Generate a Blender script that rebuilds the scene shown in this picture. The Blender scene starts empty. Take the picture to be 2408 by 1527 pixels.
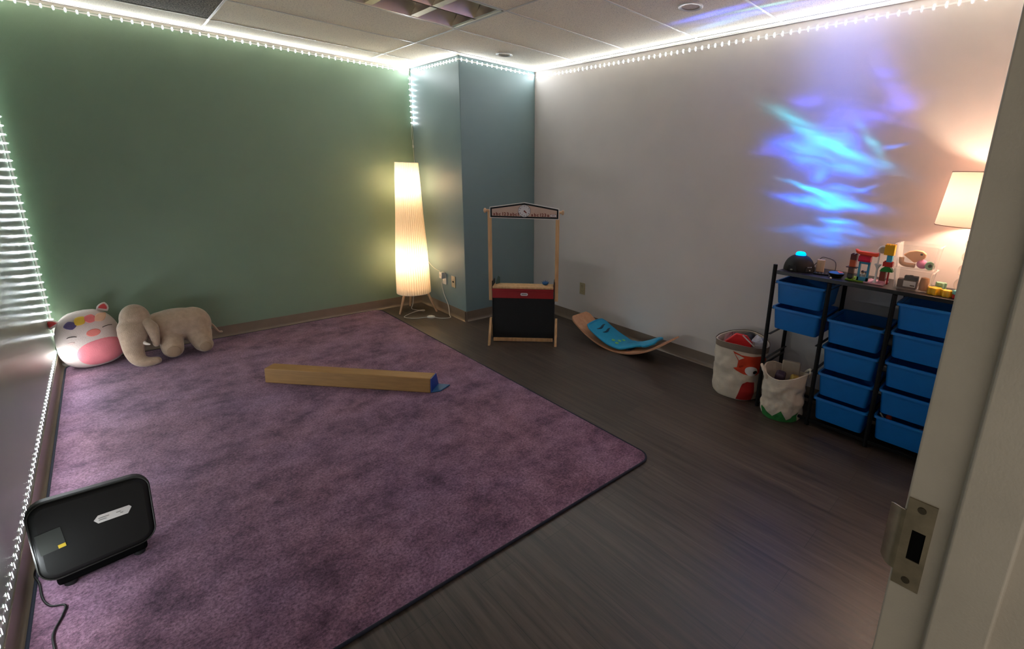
import bpy, math, random
from mathutils import Vector, Matrix, noise as mnoise

random.seed(7)
PI = math.pi
scene = bpy.context.scene
COL = scene.collection

# ------------------------------------------------------------------ camera
CAM_H = 1.48662
YAW, PITCH, ROLL = 0.800539, 0.246600, 0.033872
F_PX, W_PX, CX_PX, CY_PX = 1094.63, 2408.0, 172.34, -83.38
cam_d = bpy.data.cameras.new('camera')
cam_d.sensor_fit = 'HORIZONTAL'
cam_d.sensor_width = 36.0
cam_d.lens = F_PX / W_PX * 36.0
cam_d.shift_x = -CX_PX / W_PX
cam_d.shift_y = CY_PX / W_PX
cam_d.clip_start = 0.02
cam = bpy.data.objects.new('camera', cam_d)
COL.objects.link(cam)
cy_, sy_, cp_, sp_ = math.cos(YAW), math.sin(YAW), math.cos(PITCH), math.sin(PITCH)
fwd = Vector((sy_ * cp_, cy_ * cp_, -sp_))
rgt = Vector((cy_, -sy_, 0))
upv = rgt.cross(fwd)
r2 = math.cos(ROLL) * rgt + math.sin(ROLL) * upv
u2 = -math.sin(ROLL) * rgt + math.cos(ROLL) * upv
m3 = Matrix((r2, u2, -fwd)).transposed()
cam.matrix_world = Matrix.Translation((0, 0, CAM_H)) @ m3.to_4x4()
scene.camera = cam

# ------------------------------------------------------------------ world, exposure
world = bpy.data.worlds.new('world')
scene.world = world
world.use_nodes = True
world.node_tree.nodes['Background'].inputs[0].default_value = (1.0, 0.93, 0.84, 1)
world.node_tree.nodes['Background'].inputs[1].default_value = 0.30
scene.view_settings.view_transform = 'Standard'
scene.view_settings.look = 'None'
scene.view_settings.gamma = 1.0
scene.view_settings.use_curve_mapping = False
scene.view_settings.exposure = 1.24
scene.cycles.max_bounces = 10
scene.cycles.diffuse_bounces = 6
scene.cycles.transparent_max_bounces = 16

# light strengths (all lamps the room has)
LED_STRENGTH = 168.0
BULB_STRENGTH = 64.0
TABLE_BULB_STRENGTH = 150.0
PROJECTOR_WATTS = 96.0

# room
XL, XW, YG, XC, YC, H = -0.401, 3.214, 4.8495, 2.355, 3.919, 2.44
YD = 0.04            # room face of the doorway wall


# ------------------------------------------------------------------ colour + materials
def lin(c):
    def f(v):
        v /= 255.0
        return v / 12.92 if v <= 0.04045 else ((v + 0.055) / 1.055) ** 2.4
    return (f(c[0]), f(c[1]), f(c[2]), 1.0)


def nodes_of(name):
    m = bpy.data.materials.new(name)
    m.use_nodes = True
    nt = m.node_tree
    b = nt.nodes['Principled BSDF']
    return m, nt, b


def N(nt, typ, **kw):
    n = nt.nodes.new(typ)
    for k, v in kw.items():
        setattr(n, k, v)
    return n


def mat(name, rgb, rough=0.5, metal=0.0, var=0.06, scale=12.0, bump=0.0, bscale=200.0,
        spec=0.5, coat=0.0, stretch=(1, 1, 1), trans=0.0, sheen=0.0):
    """Principled material whose colour varies with procedural noise."""
    m, nt, b = nodes_of(name)
    tc = N(nt, 'ShaderNodeTexCoord')
    mp = N(nt, 'ShaderNodeMapping')
    mp.inputs['Scale'].default_value = stretch
    nt.links.new(tc.outputs['Object'], mp.inputs[0])
    no = N(nt, 'ShaderNodeTexNoise')
    no.inputs['Scale'].default_value = scale
    no.inputs['Detail'].default_value = 4
    nt.links.new(mp.outputs[0], no.inputs['Vector'])
    cr = N(nt, 'ShaderNodeValToRGB')
    c = lin(rgb)
    cr.color_ramp.elements[0].position = 0.3
    cr.color_ramp.elements[1].position = 0.7
    cr.color_ramp.elements[0].color = tuple(max(0, v * (1 - var)) for v in c[:3]) + (1,)
    cr.color_ramp.elements[1].color = tuple(min(1, v * (1 + var)) for v in c[:3]) + (1,)
    nt.links.new(no.outputs['Fac'], cr.inputs[0])
    nt.links.new(cr.outputs[0], b.inputs['Base Color'])
    b.inputs['Roughness'].default_value = rough
    b.inputs['Metallic'].default_value = metal
    b.inputs['Specular IOR Level'].default_value = spec
    b.inputs['Coat Weight'].default_value = coat
    b.inputs['Transmission Weight'].default_value = trans
    b.inputs['Sheen Weight'].default_value = sheen
    if bump:
        n2 = N(nt, 'ShaderNodeTexNoise')
        n2.inputs['Scale'].default_value = bscale
        n2.inputs['Detail'].default_value = 3
        nt.links.new(mp.outputs[0], n2.inputs['Vector'])
        bp = N(nt, 'ShaderNodeBump')
        bp.inputs['Strength'].default_value = bump
        bp.inputs['Distance'].default_value = 0.004
        nt.links.new(n2.outputs['Fac'], bp.inputs['Height'])
        nt.links.new(bp.outputs[0], b.inputs['Normal'])
    return m


def emit_mat(name, rgb, strength):
    m = bpy.data.materials.new(name)
    m.use_nodes = True
    nt = m.node_tree
    nt.nodes.clear()
    e = N(nt, 'ShaderNodeEmission')
    e.inputs[0].default_value = rgb
    e.inputs[1].default_value = strength
    o = N(nt, 'ShaderNodeOutputMaterial')
    nt.links.new(e.outputs[0], o.inputs[0])
    return m


def wood_mat(name, c1, c2, axis=(1, 12, 12), rough=0.45):
    m, nt, b = nodes_of(name)
    tc = N(nt, 'ShaderNodeTexCoord')
    mp = N(nt, 'ShaderNodeMapping')
    mp.inputs['Scale'].default_value = axis
    nt.links.new(tc.outputs['Object'], mp.inputs[0])
    no = N(nt, 'ShaderNodeTexNoise')
    no.inputs['Scale'].default_value = 5
    no.inputs['Detail'].default_value = 6
    no.inputs['Distortion'].default_value = 0.6
    nt.links.new(mp.outputs[0], no.inputs['Vector'])
    cr = N(nt, 'ShaderNodeValToRGB')
    cr.color_ramp.elements[0].position = 0.35
    cr.color_ramp.elements[1].position = 0.68
    cr.color_ramp.elements[0].color = lin(c1)
    cr.color_ramp.elements[1].color = lin(c2)
    nt.links.new(no.outputs['Fac'], cr.inputs[0])
    nt.links.new(cr.outputs[0], b.inputs['Base Color'])
    b.inputs['Roughness'].default_value = rough
    return m


def floor_mat():
    m, nt, b = nodes_of('vinyl_planks')
    tc = N(nt, 'ShaderNodeTexCoord')
    mp = N(nt, 'ShaderNodeMapping')
    mp.inputs['Rotation'].default_value = (0, 0, PI / 2)
    nt.links.new(tc.outputs['Object'], mp.inputs[0])
    br = N(nt, 'ShaderNodeTexBrick')
    br.offset = 0.37
    br.inputs['Scale'].default_value = 1.0
    br.inputs['Brick Width'].default_value = 1.22
    br.inputs['Row Height'].default_value = 0.152
    br.inputs['Mortar Size'].default_value = 0.0008
    br.inputs['Mortar Smooth'].default_value = 0.2
    br.inputs['Color1'].default_value = (0.15, 0.15, 0.15, 1)
    br.inputs['Color2'].default_value = (0.85, 0.85, 0.85, 1)
    br.inputs['Mortar'].default_value = (0.5, 0.5, 0.5, 1)
    nt.links.new(mp.outputs[0], br.inputs['Vector'])
    # long grain
    m2 = N(nt, 'ShaderNodeMapping')
    m2.inputs['Scale'].default_value = (26, 1.3, 1)
    nt.links.new(tc.outputs['Object'], m2.inputs[0])
    g = N(nt, 'ShaderNodeTexNoise')
    g.inputs['Scale'].default_value = 1.6
    g.inputs['Detail'].default_value = 7
    g.inputs['Roughness'].default_value = 0.65
    g.inputs['Distortion'].default_value = 0.4
    nt.links.new(m2.outputs[0], g.inputs['Vector'])
    cr = N(nt, 'ShaderNodeValToRGB')
    e = cr.color_ramp.elements
    e[0].position, e[1].position = 0.28, 0.74
    e[0].color, e[1].color = lin((48, 42, 38)), lin((92, 80, 71))
    nt.links.new(g.outputs['Fac'], cr.inputs[0])
    mx = N(nt, 'ShaderNodeMix', data_type='RGBA', blend_type='OVERLAY')
    mx.inputs[0].default_value = 0.2
    nt.links.new(cr.outputs[0], mx.inputs[6])
    nt.links.new(br.outputs['Color'], mx.inputs[7])
    mo = N(nt, 'ShaderNodeMix', data_type='RGBA', blend_type='MIX')
    nt.links.new(br.outputs['Fac'], mo.inputs[0])
    nt.links.new(mx.outputs[2], mo.inputs[6])
    mo.inputs[7].default_value = lin((38, 33, 30))
    nt.links.new(mo.outputs[2], b.inputs['Base Color'])
    rr = N(nt, 'ShaderNodeMapRange')
    rr.inputs['To Min'].default_value = 0.30
    rr.inputs['To Max'].default_value = 0.46
    nt.links.new(g.outputs['Fac'], rr.inputs[0])
    nt.links.new(rr.outputs[0], b.inputs['Roughness'])
    bp = N(nt, 'ShaderNodeBump')
    bp.inputs['Strength'].default_value = 0.15
    bp.inputs['Distance'].default_value = 0.002
    nt.links.new(g.outputs['Fac'], bp.inputs['Height'])
    nt.links.new(bp.outputs[0], b.inputs['Normal'])
    b.inputs['Specular IOR Level'].default_value = 0.45
    return m


def rug_mat():
    m, nt, b = nodes_of('mottled_purple_pile')
    tc = N(nt, 'ShaderNodeTexCoord')

    def noise(scale, detail, rough=0.5, stretch=(1, 1, 1), dist=0.0):
        mp = N(nt, 'ShaderNodeMapping')
        mp.inputs['Scale'].default_value = stretch
        nt.links.new(tc.outputs['Object'], mp.inputs[0])
        n = N(nt, 'ShaderNodeTexNoise')
        n.inputs['Scale'].default_value = scale
        n.inputs['Detail'].default_value = detail
        n.inputs['Roughness'].default_value = rough
        n.inputs['Distortion'].default_value = dist
        nt.links.new(mp.outputs[0], n.inputs['Vector'])
        return n
    big = noise(4.5, 14, 0.78, (1.0, 1.0, 1), 0.0)
    cr = N(nt, 'ShaderNodeValToRGB')
    e = cr.color_ramp.elements
    e[0].position, e[1].position = 0.36, 0.62
    e[0].color, e[1].color = lin((78, 54, 72)), lin((146, 114, 132))
    k = cr.color_ramp.elements.new(0.47)
    k.color = lin((118, 88, 106))
    nt.links.new(big.outputs['Fac'], cr.inputs[0])
    hue = noise(1.7, 3)
    mh = N(nt, 'ShaderNodeMix', data_type='RGBA', blend_type='OVERLAY')
    nt.links.new(cr.outputs[0], mh.inputs[6])
    hr = N(nt, 'ShaderNodeValToRGB')
    hr.color_ramp.elements[0].position, hr.color_ramp.elements[1].position = 0.35, 0.65
    hr.color_ramp.elements[0].color = (0.56, 0.47, 0.46, 1)
    hr.color_ramp.elements[1].color = (0.47, 0.45, 0.56, 1)
    nt.links.new(hue.outputs['Fac'], hr.inputs[0])
    nt.links.new(hr.outputs[0], mh.inputs[7])
    mh.inputs[0].default_value = 0.5
    fine = noise(95, 5, 0.75)
    mf = N(nt, 'ShaderNodeMix', data_type='RGBA', blend_type='OVERLAY')
    mf.inputs[0].default_value = 0.75
    fr = N(nt, 'ShaderNodeValToRGB')
    fr.color_ramp.elements[0].position, fr.color_ramp.elements[1].position = 0.36, 0.64
    fr.color_ramp.elements[0].color = (0.16, 0.16, 0.18, 1)
    fr.color_ramp.elements[1].color = (0.85, 0.85, 0.85, 1)
    nt.links.new(fine.outputs['Fac'], fr.inputs[0])
    nt.links.new(mh.outputs[2], mf.inputs[6])
    nt.links.new(fr.outputs[0], mf.inputs[7])
    nt.links.new(mf.outputs[2], b.inputs['Base Color'])
    b.inputs['Roughness'].default_value = 0.95
    b.inputs['Specular IOR Level'].default_value = 0.1
    b.inputs['Sheen Weight'].default_value = 0.15
    bp = N(nt, 'ShaderNodeBump')
    bp.inputs['Strength'].default_value = 0.6
    bp.inputs['Distance'].default_value = 0.006
    nt.links.new(fine.outputs['Fac'], bp.inputs['Height'])
    nt.links.new(bp.outputs[0], b.inputs['Normal'])
    return m


def ceiling_mat(name, c, speck, dens=0.62, scale=170):
    m, nt, b = nodes_of(name)
    tc = N(nt, 'ShaderNodeTexCoord')
    n = N(nt, 'ShaderNodeTexNoise')
    n.inputs['Scale'].default_value = scale
    n.inputs['Detail'].default_value = 2
    nt.links.new(tc.outputs['Object'], n.inputs['Vector'])
    cr = N(nt, 'ShaderNodeValToRGB')
    e = cr.color_ramp.elements
    e[0].position, e[1].position = dens - 0.05, dens + 0.07
    e[0].color, e[1].color = lin(c), lin(speck)
    nt.links.new(n.outputs['Fac'], cr.inputs[0])
    nt.links.new(cr.outputs[0], b.inputs['Base Color'])
    b.inputs['Roughness'].default_value = 0.9
    bp = N(nt, 'ShaderNodeBump')
    bp.inputs['Strength'].default_value = 0.4
    bp.inputs['Distance'].default_value = 0.002
    bp.invert = True
    nt.links.new(n.outputs['Fac'], bp.inputs['Height'])
    nt.links.new(bp.outputs[0], b.inputs['Normal'])
    return m


def shade_mat(name, rgb, thin, through=0.55, pleats=0):
    """Cloth: mostly translucent, a little open weave."""
    m = bpy.data.materials.new(name)
    m.use_nodes = True
    nt = m.node_tree
    nt.nodes.clear()
    c = lin(rgb)
    tc = N(nt, 'ShaderNodeTexCoord')
    no = N(nt, 'ShaderNodeTexNoise')
    no.inputs['Scale'].default_value = 60
    nt.links.new(tc.outputs['Object'], no.inputs['Vector'])
    cr = N(nt, 'ShaderNodeValToRGB')
    cr.color_ramp.elements[0].color = tuple(v * 0.93 for v in c[:3]) + (1,)
    cr.color_ramp.elements[1].color = c
    nt.links.new(no.outputs['Fac'], cr.inputs[0])
    if pleats:
        # stitched folds: the cloth is double there
        gd = N(nt, 'ShaderNodeTexGradient', gradient_type='RADIAL')
        nt.links.new(tc.outputs['Object'], gd.inputs[0])
        m1 = N(nt, 'ShaderNodeMath', operation='MULTIPLY')
        m1.inputs[1].default_value = pleats
        nt.links.new(gd.outputs['Fac'], m1.inputs[0])
        m2_ = N(nt, 'ShaderNodeMath', operation='FRACT')
        nt.links.new(m1.outputs[0], m2_.inputs[0])
        pr_ = N(nt, 'ShaderNodeValToRGB')
        pr_.color_ramp.elements[0].position, pr_.color_ramp.elements[1].position = 0.0, 0.30
        pr_.color_ramp.elements[0].color = (0.62, 0.56, 0.48, 1)
        pr_.color_ramp.elements[1].color = (1, 1, 1, 1)
        e3 = pr_.color_ramp.elements.new(0.22)
        e3.color = (0.70, 0.64, 0.56, 1)
        nt.links.new(m2_.outputs[0], pr_.inputs[0])
        mp_ = N(nt, 'ShaderNodeMix', data_type='RGBA', blend_type='MULTIPLY')
        mp_.inputs[0].default_value = 1.0
        nt.links.new(cr.outputs[0], mp_.inputs[6])
        nt.links.new(pr_.outputs[0], mp_.inputs[7])
        cloth = mp_.outputs[2]
    else:
        cloth = cr.outputs[0]
    d = N(nt, 'ShaderNodeBsdfDiffuse')
    t = N(nt, 'ShaderNodeBsdfTranslucent')
    nt.links.new(cloth, d.inputs[0])
    nt.links.new(cloth, t.inputs[0])
    mx = N(nt, 'ShaderNodeMixShader')
    mx.inputs[0].default_value = through
    nt.links.new(d.outputs[0], mx.inputs[1])
    nt.links.new(t.outputs[0], mx.inputs[2])
    tr = N(nt, 'ShaderNodeBsdfTransparent')
    tr.inputs[0].default_value = c
    m2 = N(nt, 'ShaderNodeMixShader')
    m2.inputs[0].default_value = thin
    nt.links.new(mx.outputs[0], m2.inputs[1])
    nt.links.new(tr.outputs[0], m2.inputs[2])
    o = N(nt, 'ShaderNodeOutputMaterial')
    nt.links.new(m2.outputs[0], o.inputs[0])
    return m


def clear_mat(name, rgb=(240, 235, 230)):
    m = bpy.data.materials.new(name)
    m.use_nodes = True
    nt = m.node_tree
    nt.nodes.clear()
    tr = N(nt, 'ShaderNodeBsdfTransparent')
    tr.inputs[0].default_value = (0.975, 0.975, 0.975, 1)
    g = N(nt, 'ShaderNodeBsdfPrincipled')
    g.inputs['Base Color'].default_value = lin(rgb)
    g.inputs['Roughness'].default_value = 0.12
    lw = N(nt, 'ShaderNodeLayerWeight')
    lw.inputs[0].default_value = 0.35
    tc = N(nt, 'ShaderNodeTexCoord')
    no = N(nt, 'ShaderNodeTexNoise')
    no.inputs['Scale'].default_value = 40
    nt.links.new(tc.outputs['Object'], no.inputs['Vector'])
    mr = N(nt, 'ShaderNodeMapRange')
    mr.inputs['To Min'].default_value = 0.03
    mr.inputs['To Max'].default_value = 0.07
    nt.links.new(no.outputs['Fac'], mr.inputs[0])
    ad = N(nt, 'ShaderNodeMath', operation='MULTIPLY_ADD')
    nt.links.new(lw.outputs['Fresnel'], ad.inputs[0])
    ad.inputs[1].default_value = 0.40
    nt.links.new(mr.outputs[0], ad.inputs[2])
    mx = N(nt, 'ShaderNodeMixShader')
    nt.links.new(ad.outputs[0], mx.inputs[0])
    nt.links.new(tr.outputs[0], mx.inputs[1])
    nt.links.new(g.outputs[0], mx.inputs[2])
    o = N(nt, 'ShaderNodeOutputMaterial')
    nt.links.new(mx.outputs[0], o.inputs[0])
    return m


def paint_mat(name, rgb, rough=0.42, spec=0.35):
    return mat(name, rgb, rough, var=0.025, scale=3.0, bump=0.12, bscale=260, spec=spec)


M = {}
M['floor'] = floor_mat()
M['rug'] = rug_mat()
M['green'] = paint_mat('sage_green_paint', (130, 152, 130))
M['teal_wall'] = paint_mat('grey_teal_tint', (122, 143, 146))  # column coloured greyer and bluer than the far wall
M['white'] = paint_mat('off_white_paint', (214, 206, 202), 0.55)
M['leftpaint'] = paint_mat('satin_grey_paint', (134, 148, 132), 0.30, 0.5)
M['ceil'] = ceiling_mat('acoustic_tile', (250, 239, 217), (184, 172, 154))
M['return'] = ceiling_mat('perforated_panel', (150, 142, 130), (70, 64, 58), 0.5, 110)
M['grid'] = mat('white_grid_metal', (206, 198, 186), 0.35, spec=0.5)
M['base'] = mat('brown_rubber_base', (128, 112, 96), 0.33, spec=0.6)
M['frame'] = mat('beige_frame_enamel', (176, 166, 150), 0.4, bump=0.1, bscale=350)
M['steel'] = mat('worn_steel', (138, 126, 104), 0.42, metal=0.7, var=0.18, scale=50)
M['screw'] = mat('dark_screw_steel', (84, 76, 62), 0.35, metal=0.8)
M['dark'] = mat('dark_void', (6, 6, 6), 0.9, spec=0.08)
M['mirror'] = mat('specular_aluminium', (232, 222, 206), 0.34, metal=0.9)
M['bindings'] = mat('navy_rug_binding', (24, 28, 44), 0.85, bump=0.3)
M['bluebin'] = mat('blue_bin_plastic', (12, 116, 198), 0.42)
M['black'] = mat('black_metal', (14, 13, 13), 0.55, spec=0.25)
M['blackp'] = mat('black_plastic', (20, 20, 18), 0.5, spec=0.3)
M['blackm'] = mat('chalkboard_black', (14, 14, 14), 0.75)
M['pine'] = wood_mat('pine_wood', (196, 152, 104), (222, 180, 132), (10, 10, 1))
M['beech'] = wood_mat('beech_wood', (202, 160, 122), (226, 188, 150), (10, 10, 1.5))
M['ply'] = wood_mat('rocker_ply', (196, 140, 104), (214, 160, 124), (8, 1.5, 8))
M['red'] = mat('red_paint', (150, 22, 26), 0.45)
M['whitep'] = mat('white_plastic', (226, 222, 216), 0.4)
M['teal'] = mat('teal_plastic', (14, 150, 196), 0.4)
M['lime'] = mat('lime_dot', (120, 190, 110), 0.5)
M['beam'] = mat('brown_beam_vinyl', (158, 116, 62), 0.6, var=0.12, stretch=(1, 10, 10), scale=8)
M['beamblue'] = mat('blue_vinyl', (18, 58, 140), 0.5)
M['flap'] = mat('blue_flap_vinyl', (40, 96, 140), 0.5)
M['ledstrip'] = mat('led_ribbon', (230, 228, 225), 0.5)
M['ledcase'] = mat('led_case', (225, 220, 222), 0.4)
M['led'] = emit_mat('led_light', (0.88, 0.95, 1.0, 1), LED_STRENGTH)
M['bulb'] = emit_mat('warm_bulb', (1.0, 0.80, 0.54, 1), BULB_STRENGTH)
M['tbulb'] = emit_mat('warm_table_bulb', (1.0, 0.76, 0.56, 1), TABLE_BULB_STRENGTH)
M['pleat'] = shade_mat('pleated_white_cloth', (248, 236, 220), 0.06, 0.5, 44)
M['tshade'] = shade_mat('linen_shade_cloth', (214, 182, 166), 0.004, 0.22)
M['clear'] = clear_mat('clear_plastic')
M['glass'] = clear_mat('clear_lamp_glass', (235, 225, 212))
M['canvas'] = mat('cream_canvas', (216, 202, 184), 0.9, var=0.05, bump=0.35, bscale=120)
M['cuff'] = mat('taupe_canvas', (128, 112, 98), 0.9, bump=0.3)
M['fox'] = mat('orange_red_print', (206, 62, 30), 0.85)
M['foxdark'] = mat('dark_red_print', (166, 26, 22), 0.85)
M['felt_white'] = mat('white_print', (225, 222, 222), 0.85)
M['ink'] = mat('black_print', (16, 16, 18), 0.8)
M['leaf'] = mat('green_print', (44, 122, 56), 0.85)
M['fur'] = mat('taupe_fur', (170, 146, 124), 0.95, var=0.12, scale=30, bump=0.9, bscale=160, spec=0.1, sheen=0.4)
M['furpad'] = mat('fur_pad', (154, 130, 108), 0.95, var=0.1, bump=0.6, spec=0.1)
M['tusk'] = mat('cream_tusk', (236, 228, 212), 0.8, spec=0.1)
M['plush'] = mat('white_plush', (208, 190, 182), 0.95, var=0.05, bump=0.5, bscale=220, spec=0.1, sheen=0.3)
M['plushpink'] = mat('pink_plush', (228, 132, 140), 0.95, bump=0.4, spec=0.1, sheen=0.2)
M['plushcoral'] = mat('coral_plush', (222, 128, 118), 0.95, bump=0.4, spec=0.1)
M['plushred'] = mat('red_ear_plush', (196, 76, 76), 0.95, bump=0.4, spec=0.1)
M['thread'] = mat('dark_thread', (60, 48, 44), 0.9)


# ------------------------------------------------------------------ mesh builder
class MB:
    def __init__(self):
        self.v, self.f, self.mi, self.mats = [], [], [], []

    def _m(self, m):
        if m is None:
            return 0
        if m not in self.mats:
            self.mats.append(m)
        return self.mats.index(m)

    def add(self, verts, faces, m=None, xf=None):
        o = len(self.v)
        k = self._m(m)
        for p in verts:
            p = Vector(p)
            if xf is not None:
                p = xf @ p
            self.v.append(tuple(p))
        for f in faces:
            self.f.append([o + i for i in f])
            self.mi.append(k)
        return self

    def box(self, lo, hi, m=None, xf=None):
        x0, y0, z0 = lo
        x1, y1, z1 = hi
        vs = [(x0, y0, z0), (x1, y0, z0), (x1, y1, z0), (x0, y1, z0), (x0, y0, z1), (x1, y0, z1), (x1, y1, z1), (x0, y1, z1)]
        fs = [(0, 3, 2, 1), (4, 5, 6, 7), (0, 1, 5, 4), (1, 2, 6, 5), (2, 3, 7, 6), (3, 0, 4, 7)]
        return self.add(vs, fs, m, xf)

    def prism(self, poly, z0, z1, m=None, xf=None):
        n = len(poly)
        vs = [(p[0], p[1], z0) for p in poly] + [(p[0], p[1], z1) for p in poly]
        fs = [tuple(range(n - 1, -1, -1)), tuple(range(n, 2 * n))]
        fs += [(i, (i + 1) % n, n + (i + 1) % n, n + i) for i in range(n)]
        return self.add(vs, fs, m, xf)

    def lathe(self, prof, n=32, m=None, xf=None, cap0=True, cap1=True, rfun=None):
        vs, fs = [], []
        for j, (r, z) in enumerate(prof):
            for i in range(n):
                a = 2 * PI * i / n
                rr = r * (rfun(a, j) if rfun else 1)
                vs.append((rr * math.cos(a), rr * math.sin(a), z))
        for j in range(len(prof) - 1):
            for i in range(n):
                k = (i + 1) % n
                fs.append((j * n + i, j * n + k, (j + 1) * n + k, (j + 1) * n + i))
        if cap0:
            fs.append(tuple(range(n - 1, -1, -1)))
        if cap1:
            b = (len(prof) - 1) * n
            fs.append(tuple(b + i for i in range(n)))
        return self.add(vs, fs, m, xf)

    def tube(self, pts, r, n=10, m=None, xf=None, closed=False):
        pts = [Vector(p) for p in pts]
        if not hasattr(r, '__len__'):
            r = [r] * len(pts)
        vs, fs = [], []
        L = len(pts)
        prev = None
        for i, p in enumerate(pts):
            a = pts[(i - 1) % L] if (closed or i > 0) else p
            c = pts[(i + 1) % L] if (closed or i < L - 1) else p
            t = (c - a).normalized()
            if prev is None:
                up = Vector((0, 0, 1)) if abs(t.z) < 0.9 else Vector((1, 0, 0))
                x = t.cross(up).normalized()
            else:
                x = (prev - t * prev.dot(t)).normalized()
            prev = x
            y = t.cross(x)
            for k in range(n):
                an = 2 * PI * k / n
                vs.append(p + (x * math.cos(an) + y * math.sin(an)) * r[i])
        S = L if closed else L - 1
        for i in range(S):
            j = (i + 1) % L
            for k in range(n):
                k2 = (k + 1) % n
                fs.append((i * n + k, i * n + k2, j * n + k2, j * n + k))
        if not closed:
            fs.append(tuple(range(n - 1, -1, -1)))
            fs.append(tuple((L - 1) * n + k for k in range(n)))
        return self.add(vs, fs, m, xf)

    def sphere(self, c, r, nu=20, nv=12, m=None, xf=None):
        if not hasattr(r, '__len__'):
            r = (r, r, r)
        vs, fs = [(c[0], c[1], c[2] - r[2])], []
        for j in range(1, nv):
            t = -PI / 2 + PI * j / nv
            for i in range(nu):
                a = 2 * PI * i / nu
                vs.append((c[0] + r[0] * math.cos(t) * math.cos(a), c[1] + r[1] * math.cos(t) * math.sin(a), c[2] + r[2] * math.sin(t)))
        vs.append((c[0], c[1], c[2] + r[2]))
        for i in range(nu):
            fs.append((0, 1 + (i + 1) % nu, 1 + i))
        for j in range(nv - 2):
            for i in range(nu):
                a, b = 1 + j * nu + i, 1 + j * nu + (i + 1) % nu
                fs.append((a, b, b + nu, a + nu))
        top = len(vs) - 1
        o = 1 + (nv - 2) * nu
        for i in range(nu):
            fs.append((o + i, o + (i + 1) % nu, top))
        return self.add(vs, fs, m, xf)

    def grid(self, fn, nu, nv, m=None, xf=None, closed_u=False):
        vs, fs = [], []
        U = nu if closed_u else nu + 1
        for j in range(nv + 1):
            for i in range(U):
                vs.append(fn(i / nu, j / nv))
        for j in range(nv):
            for i in range(nu):
                k = (i + 1) % U
                fs.append((j * U + i, j * U + k, (j + 1) * U + k, (j + 1) * U + i))
        return self.add(vs, fs, m, xf)

    def sheet(self, fn, nu, nv, th, m=None, xf=None):
        """Closed slab: fn gives the top surface; th offsets along the normal (down)."""
        top, bot = [], []
        e = 1e-3
        for j in range(nv + 1):
            for i in range(nu + 1):
                u, v = i / nu, j / nv
                p = Vector(fn(u, v))
                du = Vector(fn(min(1, u + e), v)) - Vector(fn(max(0, u - e), v))
                dv = Vector(fn(u, min(1, v + e))) - Vector(fn(u, max(0, v - e)))
                nn = du.cross(dv)
                nn = nn.normalized() if nn.length > 1e-12 else Vector((0, 0, 1))
                top.append(p)
                bot.append(p - nn * th)
        U = nu + 1
        o = len(top)
        fs = []
        for j in range(nv):
            for i in range(nu):
                a = j * U + i
                fs.append((a, a + 1, a + 1 + U, a + U))
                fs.append((o + a, o + a + U, o + a + 1 + U, o + a + 1))
        rim = [i for i in range(nu)] + [nu + j * U for j in range(nv)] + [nv * U + nu - i for i in range(nu)] + [(nv - j) * U for j in range(nv)]
        for k in range(len(rim)):
            a, b = rim[k], rim[(k + 1) % len(rim)]
            fs.append((a, o + a, o + b, b))
        return self.add(top + bot, fs, m, xf)

    def build(self, name, m=None, parent=None, smooth=None, bevel=0.0, loc=None, segs=2, ang=40):
        me = bpy.data.meshes.new(name)
        me.from_pydata(self.v, [], self.f)
        mats = self.mats if self.mats else [m]
        for mm in mats:
            me.materials.append(mm)
        if self.mats:
            me.polygons.foreach_set('material_index', self.mi)
        if smooth is not None or bevel:
            me.polygons.foreach_set('use_smooth', [True] * len(me.polygons))
            me.update()
            me.set_sharp_from_angle(angle=math.radians(smooth if smooth else ang))
        me.validate()
        o = bpy.data.objects.new(name, me)
        COL.objects.link(o)
        if parent is not None:
            o.parent = parent
        if loc is not None:
            o.location = loc
        if bevel:
            b = o.modifiers.new('bevel', 'BEVEL')
            b.width = bevel
            b.segments = segs
            b.limit_method = 'ANGLE'
            b.angle_limit = math.radians(35)
            b.harden_normals = False
        return o


def T(x, y, z):
    return Matrix.Translation((x, y, z))


def R(a, ax):
    return Matrix.Rotation(a, 4, ax)


def tag(o, label=None, cat=None, group=None, kind=None):
    if label:
        o['label'] = label
    if cat:
        o['category'] = cat
    if group:
        o['group'] = group
    if kind:
        o['kind'] = kind
    return o


def thing(name, label, cat, loc=(0, 0, 0), rz=0.0, group=None):
    o = bpy.data.objects.new(name, None)
    o.empty_display_size = 0.05
    COL.objects.link(o)
    o.location = loc
    o.rotation_euler = (0, 0, rz)
    return tag(o, label, cat, group)


def structure(o, label=None):
    o['kind'] = 'structure'
    if label:
        o['label'] = label
    return o


def dup(root, loc, rz=None, label=None, name=None):
    r = root.copy()
    COL.objects.link(r)
    r.location = loc
    if rz is not None:
        r.rotation_euler = (0, 0, rz)
    if label:
        r['label'] = label
    for ch in list(root.children):
        c = ch.copy()
        COL.objects.link(c)
        c.parent = r
        for g in ch.children:
            d = g.copy()
            COL.objects.link(d)
            d.parent = c
    return r


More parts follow.
